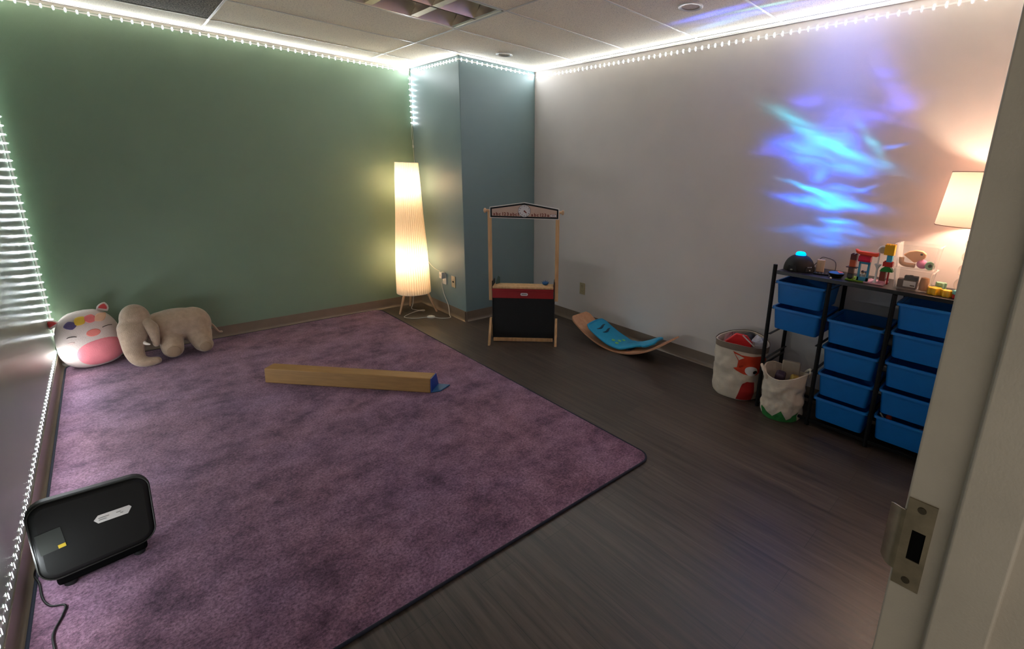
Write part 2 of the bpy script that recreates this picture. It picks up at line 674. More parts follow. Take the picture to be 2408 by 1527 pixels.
def text_mesh(name, body, size, m, parent, loc, rot, depth=0.0008, align='CENTER', bold=0.028, sx=1.0):
    cu = bpy.data.curves.new(name, 'FONT')
    cu.body = body
    cu.size = size
    cu.extrude = depth
    cu.offset = size * bold
    cu.align_x = align
    cu.align_y = 'CENTER'
    ob = bpy.data.objects.new(name + '_curve', cu)
    COL.objects.link(ob)
    dg = bpy.context.evaluated_depsgraph_get()
    me = bpy.data.meshes.new_from_object(ob.evaluated_get(dg))
    bpy.data.objects.remove(ob)
    bpy.data.curves.remove(cu)
    me.name = name
    me.materials.clear()
    me.materials.append(m)
    o = bpy.data.objects.new(name, me)
    COL.objects.link(o)
    o.parent = parent
    o.location = loc
    o.rotation_euler = rot
    o.scale = (sx, 1, 1)
    return o


# ================================================================== THE SETTING
# floor
structure(MB().box((XL - 0.12, -1.6, -0.05), (XW + 0.12, YG + 0.12, 0.0)).build('floor', M['floor']), 'dark grey-brown vinyl plank floor')
# walls
structure(MB().box((XL - 0.12, YD - 0.12, 0), (XL, YG + 0.12, H + 0.3)).build('wall_left', M['leftpaint']), 'satin grey-green wall on the left')
structure(MB().box((XL, YG, 0), (XC, YG + 0.12, H + 0.3)).build('wall_back', M['green']), 'sage green far wall')
structure(MB().box((XC, YC, 0), (XW, YG + 0.12, H + 0.3)).build('wall_column', M['teal_wall'], bevel=0.004), 'grey-teal boxed column in the far corner')
structure(MB().box((XW, YD - 0.12, 0), (XW + 0.12, YG + 0.12, H + 0.3)).build('wall_right', M['white']), 'off-white wall on the right')
DX0, DX1, DH = -0.276, 0.638, 2.03      # clear width of the doorway
wd = MB()
wd.box((XL, YD - 0.12, 0), (DX0 - 0.04, YD, H + 0.3))
wd.box((DX1 + 0.04, YD - 0.12, 0), (XW, YD, H + 0.3))
wd.box((DX0 - 0.04, YD - 0.12, DH + 0.04), (DX1 + 0.04, YD, H + 0.3))
structure(wd.build('wall_door', M['white']), 'wall with the doorway the room is seen through')
# ceiling with openings for troffer and return panel
TX = [0.706 + 1.22 * k for k in (-1, 0, 1, 2)]
TY = [3.24 + 0.607 * k for k in range(-9, 3)]
xs = [XL] + [x for x in TX if XL < x < XW] + [XW]
ys = [YD - 0.12] + [y for y in TY if YD < y < YG] + [YG]
c_ = MB()


def is_troffer(xa, ya):
    return abs(xa - 0.706) < 0.01 and abs(ya - 2.633) < 0.01


def is_return(xa, ya):
    return abs(xa - XL) < 0.01 and abs(ya - 3.847) < 0.01


for i in range(len(xs) - 1):
    for j in range(len(ys) - 1):
        if is_troffer(xs[i], ys[j]) or is_return(xs[i], ys[j]):
            continue
        c_.box((xs[i], ys[j], H), (xs[i + 1], ys[j + 1], H + 0.018))
structure(c_.build('ceiling', M['ceil']), 'suspended ceiling of speckled acoustic tiles')
structure(MB().box((XL - 0.12, YD - 0.12, H + 0.3), (XW + 0.12, YG + 0.12, H + 0.34)).build('ceiling_deck', M['dark']), 'slab above the suspended ceiling')
g_ = MB()
for x in xs[1:-1]:
    g_.box((x - 0.007, YD, H - 0.003), (x + 0.007, YG, H + 0.004))
for y in ys[1:-1]:
    if y > YC:
        g_.box((XL, y - 0.007, H - 0.0032), (XC, y + 0.007, H + 0.004))
    else:
        g_.box((XL, y - 0.007, H - 0.0032), (XW, y + 0.007, H + 0.004))
structure(g_.build('trim_1', M['grid'], bevel=0.001), 'white ceiling grid bars')
w_ = MB()
a_ = 0.022
w_.box((XL, YG - a_, H - 0.004), (XC, YG, H + 0.003))
w_.box((XL, YG - 0.002, H - 0.0255), (XC, YG, H - 0.004))
w_.box((XL, YD, H - 0.004), (XL + a_, YG, H + 0.003))
w_.box((XC - a_, YC - a_, H - 0.004), (XC, YG - a_, H + 0.003))
w_.box((XC, YC - a_, H - 0.004), (XW, YC, H + 0.003))
w_.box((XW - a_, YD, H - 0.004), (XW, YC - a_, H + 0.003))
structure(w_.build('trim_2', M['grid'], bevel=0.001), 'white wall angle around the ceiling')

# baseboards: cove base with a curved toe
COVE = [(0, 0.1), (0.004, 0.1), (0.005, 0.03), (0.008, 0.013), (0.016, 0.004), (0.022, 0.0), (0, 0.0)]


def cove(name, p0, p1, nrm, label):
    p0, p1, nrm = Vector(p0), Vector(p1), Vector(nrm)
    vs, fs = [], []
    for p in (p0, p1):
        for d, z in COVE:
            q = p + nrm * d
            vs.append((q.x, q.y, z + 0.0005))
    n = len(COVE)
    fs = [(i, (i + 1) % n, n + (i + 1) % n, n + i) for i in range(n)] + [tuple(range(n)), tuple(range(2 * n - 1, n - 1, -1))]
    structure(MB().add(vs, fs).build(name, M['base'], smooth=50), label)


cove('baseboard_back', (XL, YG, 0), (XC, YG, 0), (0, -1, 0), 'brown cove base under the green wall')
cove('baseboard_column', (XC, YC - 0.02, 0), (XC, YG, 0), (-1, 0, 0), 'brown cove base on the side of the column')
cove('baseboard_front', (XC - 0.02, YC, 0), (XW, YC, 0), (0, -1, 0), 'brown cove base on the front of the column')
cove('baseboard_right', (XW, YD, 0), (XW, YC, 0), (-1, 0, 0), 'brown cove base under the white wall')
cove('baseboard_left', (XL, YD, 0), (XL, YG, 0), (1, 0, 0), 'brown cove base along the left wall')

# door frame: hollow metal, double rabbet, with strike plate
FY0, FY1 = -0.095, 0.055
prof = [(0, FY1), (0, 0.006), (-0.016, 0.006), (-0.016, -0.046), (0, -0.046), (0, FY0), (0.052, FY0), (0.052, YD - 0.121), (0.041, YD - 0.121), (0.041, YD + 0.001), (0.052, YD + 0.001), (0.052, FY1)]
df = MB()
df.prism([(DX1 + a, b) for a, b in prof][::-1], 0, DH + 0.04)
df.prism([(DX0 - a, b) for a, b in prof], 0, DH + 0.04)
df.box((DX0 - 0.052, FY0, DH), (DX1 + 0.052, FY1, DH + 0.039))
df.box((DX0, -0.046, DH - 0.016), (DX1, 0.006, DH))
door = structure(df.build('door_1', M['frame'], bevel=0.0025, segs=3), 'beige painted metal door frame')
ZS = 1.052
pl = MB()
pl.prism([(-0.0505, -0.062), (0.0, -0.062), (0.0, 0.062), (-0.0505, 0.062)], 0, 0.0001)
# strike plate as pieces around the latch hole; local (y, z) in the jamb plane
px0, px1 = DX1 - 0.0022, DX1 + 0.0005


def yz(lo, hi, mb):
    mb.box((px0, lo[0], ZS + lo[1]), (px1, hi[0], ZS + hi[1]))


sp = MB()
yz((0.0235, -0.062), (0.0525, -0.021), sp)
yz((0.0235, 0.021), (0.0525, 0.062), sp)
yz((0.0235, -0.021), (0.029, 0.021), sp)
yz((0.043, -0.021), (0.0525, 0.021), sp)
# curved lip that bends round the frame edge into the room side
lipn = 8
lv, lf = [], []
for k in range(lipn + 1):
    t = k / lipn
    y = 0.0525 + 0.018 * t
    x = px0 + 0.012 * t * t
    zz = 0.043 * (1 - 0.12 * t ** 4)
    lv += [(x, y, ZS - zz), (x, y, ZS + zz), (x + 0.0018, y, ZS + zz), (x + 0.0018, y, ZS - zz)]
for k in range(lipn):
    a = k * 4
    for e in range(4):
        lf.append((a + e, a + (e + 1) % 4, a + 4 + (e + 1) % 4, a + 4 + e))
lf += [(0, 1, 2, 3), (lipn * 4 + 3, lipn * 4 + 2, lipn * 4 + 1, lipn * 4)]
sp.add(lv, lf)
strike = sp.build('strike_plate', M['steel'], door, smooth=30)
strike['label'] = 'worn steel strike plate with latch hole'
yz_h = MB().box((DX1 - 0.0008, 0.0285, ZS - 0.0215), (DX1 + 0.0002, 0.0435, ZS + 0.0215))
lh = yz_h.build('latch_hole', M['dark'], strike)
for dz in (-0.051, 0.051):
    s_ = MB().lathe([(0.0001, 0.0012), (0.004, 0.0012), (0.0045, 0.0004), (0.0045, 0)], 18, None, T(px0, 0.038, ZS + dz) @ R(-PI / 2, 'Y'))
    s_.box((-0.0034, -0.0006, 0.0011), (0.0034, 0.0006, 0.0014), None, T(px0, 0.038, ZS + dz) @ R(-PI / 2, 'Y') @ R(0.6, 'Z'))
    s_.build('screw', M['screw'], strike, smooth=35)

# ================================================================== CEILING THINGS
# parabolic troffer (lamps off)
tf = thing('ceiling_light', 'unlit recessed ceiling light with shiny curved metal reflectors', 'ceiling light', (1.316, 2.9365, H))
LX, LY = 0.598, 0.2915
fr = MB()
for s in (-1, 1):
    fr.box((-LX, s * LY - 0.012 if s > 0 else -LY, -0.003), (LX, LY if s > 0 else -LY + 0.012, 0.012))
    fr.box((s * LX - 0.012 if s > 0 else -LX, -LY, -0.003), (LX if s > 0 else -LX + 0.012, LY, 0.012))
fr.build('frame', M['mirror'], tf, bevel=0.001)
hs = MB()
hs.box((-LX, -LY, 0.13), (LX, LY, 0.135))
for s in (-1, 1):
    hs.box((-LX, s * LY - 0.002, 0.0), (LX, s * LY + 0.002, 0.13))
    hs.box((s * LX - 0.002, -LY, 0.0), (s * LX + 0.002, LY, 0.13))
hs.build('housing', M['whitep'], tf)


def reflector(y0, sgn):
    def fn(u, v):
        # parabola rising from the edge at y0 inward
        z = 0.09 * v
        y = y0 + sgn * 0.095 * (1 - math.sqrt(1 - 0.92 * v)) * 0.9
        return (-LX + 0.012 + (2 * LX - 0.024) * u, y, z)
    return MB().grid(fn, 4, 12)


for yy, sg in ((-LY + 0.012, 1), (-0.008, -1), (0.008, 1), (LY - 0.012, -1)):
    reflector(yy, sg).build('reflector', M['mirror'], tf, smooth=60)
for k in range(5):
    for yc in (-0.1425, 0.1425):
        x = LX - 0.012 - k * (2 * LX - 0.024) / 4

        def fin(u, v, x=x, yc=yc):
            w = 0.020 * (1 - v) ** 2 + 0.001
            a = -w if u < 0.5 else w
            return (x + a, 0, 0)
        b = MB()
        vs, fs = [], []
        for j in range(9):
            v = j / 8
            w = 0.022 * (1 - v) ** 1.7 + 0.0012
            z = 0.07 * v
            hw = 0.132 - 0.05 * v * v
            vs += [(x - w, yc - hw, z), (x + w, yc - hw, z), (x + w, yc + hw, z), (x - w, yc + hw, z)]
        for j in range(8):
            for e in range(4):
                a = j * 4
                fs.append((a + e, a + (e + 1) % 4, a + 4 + (e + 1) % 4, a + 4 + e))
        fs += [(3, 2, 1, 0), (32, 33, 34, 35)]
        b.add(vs, fs).build('louver_blade', M['mirror'], tf, smooth=50)
for yc in (-0.1425, 0.1425):
    MB().tube([(-0.57, yc, 0.10), (0.57, yc, 0.10)], 0.016, 14).build('fluorescent_tube', M['whitep'], tf, smooth=50)

rp = thing('return_air_panel', 'dark perforated return air panel in the ceiling above the left corner', 'ceiling panel', ((XL + 0.706) / 2, 4.15, H))
hx = (0.706 - XL) / 2
MB().box((-hx, -0.3035, -0.001), (hx, 0.3035, 0.012)).build('perforated_panel', M['return'], rp)


def downlight(loc, label):
    t = thing('recessed_downlight', label, 'ceiling light', loc, 0, 'recessed ceiling downlights')
    MB().lathe([(0.052, -0.0005), (0.068, -0.003), (0.071, -0.001), (0.071, 0.004), (0.052, 0.004)], 36, cap0=False, cap1=False).build('trim_ring', M['whitep'], t, smooth=40)
    MB().lathe([(0.053, 0.0), (0.048, 0.03), (0.036, 0.055), (0.001, 0.06)], 36, cap0=False, cap1=False).build('baffle', M['frame'], t, smooth=60)
    return t


dl = downlight((2.56, 1.71, H - 0.0045), 'small round recessed downlight in the ceiling tile above the white wall')
dup(dl, (2.59, 3.575, H - 0.0045), None, 'small dark round recessed downlight in the ceiling near the corner column')

# ================================================================== LED STRIPS
def led_mesh():  # drawn larger and taller than a real led, its bloom put into the shape
    n = 10
    vs, fs = [], []
    for k, (rx, rz, y) in enumerate(((0.0046, 0.0125, 0.0), (0.0044, 0.0121, 0.0022), (0.0041, 0.0116, 0.0030))):
        for i in range(n):
            a = 2 * PI * i / n
            vs.append((rx * math.cos(a), -y, rz * math.sin(a)))
    for k in range(2):
        for i in range(n):
            j = (i + 1) % n
            fs.append((k * n + i, k * n + j, (k + 1) * n + j, (k + 1) * n + i))
    fs.append(tuple(2 * n + i for i in range(n)))
    me = bpy.data.meshes.new('led')
    me.from_pydata(vs, [], fs)
    me.materials.append(M['led'])
    me.materials.append(M['ledcase'])
    for p in me.polygons:
        p.material_index = 0 if len(p.vertices) > 4 else 1
    return me


LED = led_mesh()


def led_strip(p0, p1, nrm, label, cat='light strip', along_z=False, pitch=0.0532):
    """p0..p1 on the wall surface; nrm points into the room."""
    p0, p1, nrm = Vector(p0), Vector(p1), Vector(nrm)
    d = (p1 - p0)
    L = d.length
    t = thing('led_light_strip', label, cat, p0, 0, 'white led strips around the room')
    side = d.normalized().cross(nrm).normalized()
    b = MB()
    w, th = 0.0050, 0.0012
    vs = []
    for q in (Vector((0, 0, 0)), d):
        for a, c in ((-w, 0.0003), (w, 0.0003), (w, th), (-w, th)):
            vs.append(q + side * a + nrm * c)
    b.add(vs, [(0, 1, 2, 3), (7, 6, 5, 4), (0, 4, 5, 1), (1, 5, 6, 2), (2, 6, 7, 3), (3, 7, 4, 0)])
    b.build('ribbon', M['ledstrip'], t)
    n = int(L / pitch)
    yax = -nrm
    zax = Vector((0, 0, 1))
    if abs(d.normalized().z) > 0.5:
        # vertical run: bloom-stretched led lies across the ribbon
        zax = side
    xax = yax.cross(zax).normalized()
    rot = Matrix((xax, yax, zax)).transposed().to_euler()
    for i in range(n):
        o = bpy.data.objects.new('led', LED)
        COL.objects.link(o)
        o.parent = t
        o.location = d.normalized() * (pitch * (i + 0.5)) + nrm * th
        o.rotation_euler = rot
    return t


ZL = 2.406
led_strip((XL + 0.01, YG, ZL), (XC - 0.012, YG, ZL), (0, -1, 0), 'led strip along the top of the green wall under the ceiling')
led_strip((XC, YG - 0.012, ZL), (XC, YC, ZL), (-1, 0, 0), 'short led strip at the top of the lamp-lit side of the column')
led_strip((XC, YC, ZL), (XW - 0.012, YC, ZL), (0, -1, 0), 'short led strip at the top of the dark front of the column')
led_strip((XW, YC - 0.012, 2.388), (XW, YD + 0.02, 2.388), (-1, 0, 0), 'led strip along the top of the white wall under the ceiling')
led_strip((XC - 0.008, YG, 2.37), (XC - 0.008, YG, 1.885), (0, -1, 0), 'short vertical led strip hanging in the corner above the floor lamp')
led_strip((XL + 0.008, YG, 2.38), (XL + 0.008, YG, 0.19), (0, -1, 0), 'vertical led strip down the left corner behind the pink plush pillow', pitch=0.054)
led_strip((XL, 4.76, 0.145), (XL, 1.70, 0.145), (1, 0, 0), 'low led strip along the left wall just above the baseboard')

# ================================================================== RUG
rx0, rx1, ry0, ry1 = -0.372, 1.862, 1.315, 4.815


def rrect(x0, x1, y0, y1, r, n=8):
    out = []
    for cx, cy, a0 in ((x1 - r, y1 - r, 0), (x0 + r, y1 - r, PI / 2), (x0 + r, y0 + r, PI), (x1 - r, y0 + r, 1.5 * PI)):
        for k in range(n + 1):
            a = a0 + PI / 2 * k / n
            out.append((cx + r * math.cos(a), cy + r * math.sin(a)))
    return out


def rug_outline(g):
    # the near edge is not quite square to the walls
    return [(x, y - (0.085 * (x - rx0) / (rx1 - rx0) - 0.04 if y < 2 else 0)) for x, y in rrect(rx0 - g, rx1 + g, ry0 - g, ry1 + g, 0.075 + g)]


rug = thing('area_rug', 'large mottled purple rug with dark navy binding covering most of the floor', 'rug', (0, 0, 0))
MB().prism(rug_outline(0.0), 0.001, 0.010).build('pile', M['rug'], rug)
MB().tube([(x, y, 0.0065) for x, y in rug_outline(0.004)], 0.0062, 8, closed=True).build('binding', M['bindings'], rug, smooth=60)
RZ = 0.010      # top of the rug

# ================================================================== FLOOR LAMP
fl = thing('floor_lamp', 'tall lit floor lamp with white pleated cone shade on three wooden legs', 'floor lamp', (2.135, 4.575, 0))
NP = 44
prof = [(0.165 - 0.058 * t + 0.008 * math.sin(PI * min(1, t * 1.6)) * (1 - t), 0.205 + 1.315 * t) for t in [k / 24 for k in range(25)]]


def pleat(a, j):
    return 1 + 0.030 * math.sin(NP * a)


MB().lathe(prof, NP * 6, cap0=False, cap1=False, rfun=pleat).build('lamp_shade', M['pleat'], fl, smooth=180)
for nm, r, z in (('shade_hoop', 0.166, 0.206), ('shade_hoop', 0.108, 1.519)):
    MB().tube([(r * math.cos(2 * PI * k / 40), r * math.sin(2 * PI * k / 40), z) for k in range(40)], 0.003, 6, closed=True).build(nm, M['whitep'], fl, smooth=60)
for ax, ay in ((-0.178, -0.03), (0.158, -0.172), (0.04, 0.195)):
    MB().tube([(ax, ay, 0.0), (ax * 0.55, ay * 0.55, 0.245)], [0.009, 0.014], 12).build('leg', M['beech'], fl, smooth=50)
MB().lathe([(0.0, 0.235), (0.125, 0.235), (0.125, 0.247), (0.0, 0.247)], 30).build('base_plate', M['beech'], fl, smooth=40)
MB().tube([(0, 0, 0.247), (0, 0, 1.30)], 0.007, 10).build('stem', M['whitep'], fl, smooth=50)
for z in (0.54, 1.30):
    MB().lathe([(0.016, -0.075), (0.018, -0.03), (0.016, -0.025)], 14, xf=T(0, 0, z)).build('bulb_socket', M['whitep'], fl, smooth=40)
    MB().sphere((0, 0, z + 0.01), (0.036, 0.036, 0.042), 14, 8).build('bulb', M['bulb'], fl, smooth=180)


def smooth_path(pts, n=8):
    pts = [Vector(p) for p in pts]
    out = []
    for i in range(len(pts) - 1):
        p0 = pts[max(0, i - 1)]
        p1, p2 = pts[i], pts[i + 1]
        p3 = pts[min(len(pts) - 1, i + 2)]
        for k in range(n):
            t = k / n
            out.append(0.5 * ((2 * p1) + (-p0 + p2) * t + (2 * p0 - 5 * p1 + 4 * p2 - p3) * t * t + (-p0 + 3 * p1 - 3 * p2 + p3) * t ** 3))
    out.append(pts[-1])
    return out


cw_ = [(2.135, 4.575, 0.235), (2.14, 4.62, 0.08), (2.138, 4.655, 0.004), (2.16, 4.56, 0.004), (2.215, 4.535, 0.004), (2.20, 4.50, 0.004), (2.15, 4.53, 0.006), (2.05, 4.50, 0.004),
       (1.95, 4.43, 0.004), (1.97, 4.36, 0.004), (2.04, 4.30, 0.004), (2.15, 4.256, 0.006), (2.20, 4.17, 0.004), (2.285, 4.118, 0.004), (2.31, 4.17, 0.02), (2.343, 4.25, 0.10), (2.344, 4.33, 0.2), (2.345, 4.366, 0.29), (2.342, 4.345, 0.325), (2.343, 4.34, 0.335)]
cord = MB().tube([Vector(p) - Vector((2.135, 4.575, 0)) for p in smooth_path(cw_)], 0.0034, 7).build('power_cord', M['whitep'], fl, smooth=60)
cord['label'] = 'white power cord with foot switch'
MB().lathe([(0.001, 0.018), (0.02, 0.017), (0.03, 0.012), (0.033, 0.004), (0.032, 0.0)], 20, xf=T(2.15 - 2.135, 4.256 - 4.575, 0.0) @ R(-0.8, 'Z') @ Matrix.Diagonal((1.3, 0.8, 1.1, 1))).build('foot_switch', M['whitep'], cord, smooth=60)

# thin led cable down the corner
cab = MB()
cab.tube(smooth_path([(XC - 0.012, YG - 0.006, 1.885), (XC - 0.008, YG - 0.012, 1.78), (XC - 0.012, YG - 0.008, 1.68), (XC - 0.01, YG - 0.01, 1.56), (XC - 0.008, YG - 0.02, 1.3), (XC - 0.008, YG - 0.03, 0.9), (XC - 0.007, YG - 0.08, 0.62), (XC - 0.006, YG - 0.25, 0.47), (XC - 0.02, 4.375, 0.432)]), 0.0018, 6)
cab.tube(smooth_path([(XC - 0.02, YG - 0.006, 1.885), (XC - 0.022, YG - 0.01, 1.78), (XC - 0.013, YG - 0.008, 1.69)]), 0.0015, 6)
cab.box((XC - 0.018, YG - 0.012, 1.672), (XC - 0.006, YG - 0.004, 1.70))
tag(cab.build('led_cable', M['whitep'], smooth=60), 'thin white cable hanging from the corner led strip behind the floor lamp', 'cable')


# outlets
def outlet(name, loc, rz, label, cat='wall outlet', kind='outlet', plate=M['whitep'], group=None):
    t = thing(name, label, cat, loc, rz, group)
    # local: +x is out of the wall, y along wall, z up
    MB().box((0.0005, -0.036, -0.058), (0.006, 0.036, 0.058)).build('cover_plate', plate, t, bevel=0.002)
    if kind == 'outlet':
        for dz in (-0.026, 0.026):
            f = MB().box((0.005, -0.017, dz - 0.014), (0.0075, 0.017, dz + 0.014)).build('socket_face', plate, t, bevel=0.003)
            s = MB()
            s.box((0.0072, -0.008, dz - 0.002), (0.0078, -0.006, dz + 0.008))
            s.box((0.0072, 0.006, dz - 0.002), (0.0078, 0.008, dz + 0.007))
            s.build('slots', M['dark'], f)
    else:
        MB().box((0.005, -0.012, -0.006), (0.0085, 0.012, 0.006)).build('jack', M['dark'], t)
    return t


M['almond'] = mat('almond_plate', (196, 176, 146), 0.4)
M['beigep'] = mat('beige_plate', (176, 162, 128), 0.4)
outlet('wall_outlet', (XC - 0.0005, 4.315, 0.365), PI, 'wall outlet with a white adapter plugged in, on the lamp-lit side of the column')
outlet('phone_jack', (XC - 0.0005, 4.14, 0.365), PI, 'beige wall plate with a dark jack, beside the outlet near the column edge', 'wall plate', 'jack', M['almond'])
outlet('wall_outlet', (XW - 0.0005, 3.156, 0.357), PI, 'beige wall outlet on the white wall behind the curved wooden board', plate=M['beigep'])
pa = thing('power_adapter', 'white plug-in power adapter in the outlet behind the floor lamp', 'adapter', (XC - 0.0085, 4.315, 0.41), PI)
MB().box((0.0005, -0.022, -0.035), (0.045, 0.03, 0.03)).build('body', M['whitep'], pa, bevel=0.004)
MB().box((0.044, -0.006, -0.01), (0.046, 0.006, 0.01)).build('label_sticker', M['almond'], pa)

# ================================================================== PUPPET THEATRE / PLAY STAND
th_d = Vector((0.724, -0.689, 0)).normalized()
th_a = math.atan2(th_d.y, th_d.x)
pt = thing('play_stand', 'wooden play stand with clock header board and black chalkboard front', 'play stand', (2.235, 3.319, 0), th_a)
# local: x along the front (0..0.58), -y toward the camera, z up
for x in (0.006, 0.574):
    MB().box((x - 0.016, -0.009, 0.375), (x + 0.016, 0.009, 1.14)).build('upright_post', M['pine'], pt, bevel=0.002)
for x in (0.003, 0.577):
    # side foot slanting out toward the front
    b = MB()
    b.prism([(-0.135, 0.0), (-0.100, 0.0), (0.012, 0.205), (-0.012, 0.215)], -0.010, 0.010, xf=T(x, 0, 0) @ R(PI / 2, 'Z') @ R(PI / 2, 'X'))
    b.prism([(0.10, 0.0), (0.135, 0.0), (0.012, 0.215), (-0.012, 0.205)], -0.010, 0.010, xf=T(x, 0, 0) @ R(PI / 2, 'Z') @ R(PI / 2, 'X'))
    b.build('foot', M['pine'], pt, bevel=0.002)
for x in (0.023, 0.555):
    MB().box((x - 0.004, -0.02, 0.02), (x + 0.004, 0.10, 0.55)).build('side_panel', M['blackm'], pt)
MB().box((0.028, -0.016, 0.030), (0.552, -0.008, 0.40)).build('chalkboard', M['blackm'], pt)
MB().box((0.026, -0.030, 0.006), (0.550, -0.010, 0.036)).build('bottom_rail', M['pine'], pt, bevel=0.002)
MB().box((0.022, -0.022, 0.400), (0.550, -0.010, 0.492)).build('red_panel', M['red'], pt, bevel=0.002)
MB().box((0.020, -0.034, 0.470), (0.552, -0.022, 0.486)).build('red_ledge', M['red'], pt, bevel=0.002)
MB().box((0.026, -0.036, 0.488), (0.548, 0.10, 0.506)).build('counter', M['pine'], pt, bevel=0.003)
MB().tube([(-0.03, 0.004, 1.148), (0.612, 0.004, 1.148)], 0.0115, 14).build('dowel', M['beech'], pt, smooth=50)
for x, s in ((-0.032, -1), (0.616, 1)):
    MB().sphere((x, 0.004, 1.148), (0.013, 0.021, 0.021), 16, 10).build('dowel_knob', M['beech'], pt, smooth=180)
HB = [(0.010, 1.090), (0.586, 1.090), (0.586, 1.180), (0.297, 1.226), (0.010, 1.180)]


def inset(poly, d):
    n = len(poly)
    out = []
    for i in range(n):
        p0, p1, p2 = (Vector(poly[(i + k - 1) % n]) for k in range(3))
        e1, e2 = (p1 - p0).normalized(), (p2 - p1).normalized()
        n1, n2 = Vector((-e1.y, e1.x)), Vector((-e2.y, e2.x))
        b = (n1 + n2).normalized()
        out.append(tuple(p1 + b * d / max(0.3, b.dot(n1))))
    return out


XZ = R(PI / 2, 'X')      # prism xy -> xz, extruded toward -y
hb = MB().prism(HB, 0.010, 0.020, xf=XZ).build('header_board', M['whitep'], pt)
MB().prism(inset(HB, 0.006), 0.020, 0.0212, xf=XZ).build('header_border', M['ink'], hb)
M['peach'] = mat('peach_print', (206, 178, 160), 0.6)
M['brownink'] = mat('brown_print', (120, 40, 28), 0.6)
MB().prism(inset(HB, 0.019), 0.0212, 0.0222, xf=XZ).build('header_field', M['peach'], hb)
ck = MB().lathe([(0.0, 0.0), (0.052, 0.0), (0.052, 0.002), (0.0, 0.002)], 40, xf=T(0.297, -0.0222, 1.155) @ R(PI / 2, 'X')).build('clock_rim', M['ink'], hb)
MB().lathe([(0.0, 0.0), (0.0495, 0.0), (0.0495, 0.0006), (0.0, 0.0006)], 40, xf=T(0.297, -0.0242, 1.155) @ R(PI / 2, 'X')).build('clock_face', M['felt_white'], hb)
for k in range(12):
    a = PI / 2 - 2 * PI * (k + 1) / 12
    text_mesh('clock_numeral', str(k + 1), 0.016, M['ink'], hb, (0.297 + 0.040 * math.cos(a), -0.0252, 1.155 + 0.040 * math.sin(a)), (PI / 2, 0, 0), 0.0003, 'CENTER', 0.010)
MB().prism([(-0.004, -0.006), (0.022, -0.004), (0.028, 0.0), (0.022, 0.004), (-0.004, 0.006)], 0, 0.001, xf=T(0.297, -0.0252, 1.155) @ R(PI / 2, 'X') @ R(-0.75, 'Z')).build('clock_hand', M['brownink'], hb)
LET = [('a', 0.048), ('b', 0.071), ('c', 0.093), ('1', 0.118), ('2', 0.136), ('3', 0.160), ('a', 0.186), ('b', 0.208), ('c', 0.228), ('1', 0.247),
       ('a', 0.362), ('b', 0.386), ('c', 0.408), ('1', 0.431), ('2', 0.449), ('3', 0.471), ('a', 0.495)]
for ch, x in LET:
    text_mesh('printed_character', ch, 0.036, M['brownink'], hb, (x, -0.0228, 1.124), (PI / 2, 0, 0), 0.0005)


def oval(hx_, hz, y0, y1, mb, m, cx, cz):
    pts = rrect(-hx_, hx_, -hz, hz, min(hx_, hz) * 0.98, 6)
    mb.prism(pts, y0, y1, m, T(cx, 0, cz) @ XZ)


lg = MB()
oval(0.029, 0.0125, 0.0222, 0.0228, lg, M['brownink'], 0.538, 1.122)
oval(0.0265, 0.010, 0.0228, 0.0232, lg, M['felt_white'], 0.538, 1.122)
oval(0.016, 0.0022, 0.0232, 0.0236, lg, M['brownink'], 0.538, 1.122)
lg.build('oval_logo', None, hb)
lg = MB()
oval(0.032, 0.0125, 0.0220, 0.0228, lg, M['felt_white'], 0.296, 0.437)
oval(0.023, 0.0025, 0.0228, 0.0232, lg, M['ink'], 0.296, 0.437)
lg.build('oval_logo', None, pt)
# crayons / scraps on the counter
tag(MB().prism([(0, 0), (0.05, 0), (0.05, 0.055), (0.03, 0.07)], 0, 0.004, xf=T(2.235, 3.319, 0) @ R(th_a, 'Z') @ T(0.040, 0.05, 0.507) @ R(0.9, 'Z') @ R(PI / 2, 'X')).build('paper_card', mat('grey_green_card', (70, 92, 84), 0.8)), 'small dark green card standing on the left of the play stand counter', 'card')
cr_ = thing('spiky_toy', 'small blue spiky toy at the right end of the play stand counter', 'toy', tuple(Vector((2.235, 3.319, 0.5065)) + th_d * 0.475 + Vector((0.689, 0.724, 0)) * 0.05), th_a)
b = MB().sphere((0, 0, 0.016), (0.028, 0.016, 0.016), 14, 8)
for k in range(5):
    a = PI * (0.15 + 0.7 * k / 4)
    b.tube([(0.02 * math.cos(a), 0, 0.016 + 0.010 * math.sin(a)), (0.038 * math.cos(a), 0, 0.020 + 0.028 * math.sin(a))], [0.006, 0.001], 6)
b.build('body', mat('blue_rubber', (30, 92, 150), 0.6), cr_, smooth=50)

# ================================================================== ROCKER BOARD + WHALE
ang = math.atan2(-0.1, 0.97)
rb = thing('balance_board', 'curved wooden balance board on the floor along the white wall', 'balance board', (2.985, 2.43, 0.0), 0.10)
RL, RW = 0.485, 0.128


def rock(u, v):
    # u along length (near -> far), v across
    s = -1 + 2 * u
    y = RL * s
    z = 0.195 * s * s + 0.0145
    end = max(0.0, (abs(s) - 0.92) / 0.08)
    w = RW * (math.sqrt(max(0.0, 1 - 0.42 * end ** 2)))
    return (w * (-1 + 2 * v), y, z)


MB().sheet(lambda u, v: rock(v, u), 10, 48, 0.014).build('deck', M['ply'], rb, smooth=50)
wh = thing('whale_toy', 'turquoise plastic whale-tail toy lying on the curved wooden board', 'toy', (0, 0, 0), 0)
A0, A1 = Vector((2.940, 2.715, 0)), Vector((3.030, 2.085, 0))     # head end, tail end
ax_ = (A1 - A0)
Lw = ax_.length
axd = ax_.normalized()
sdv = Vector((-axd.y, axd.x, 0))


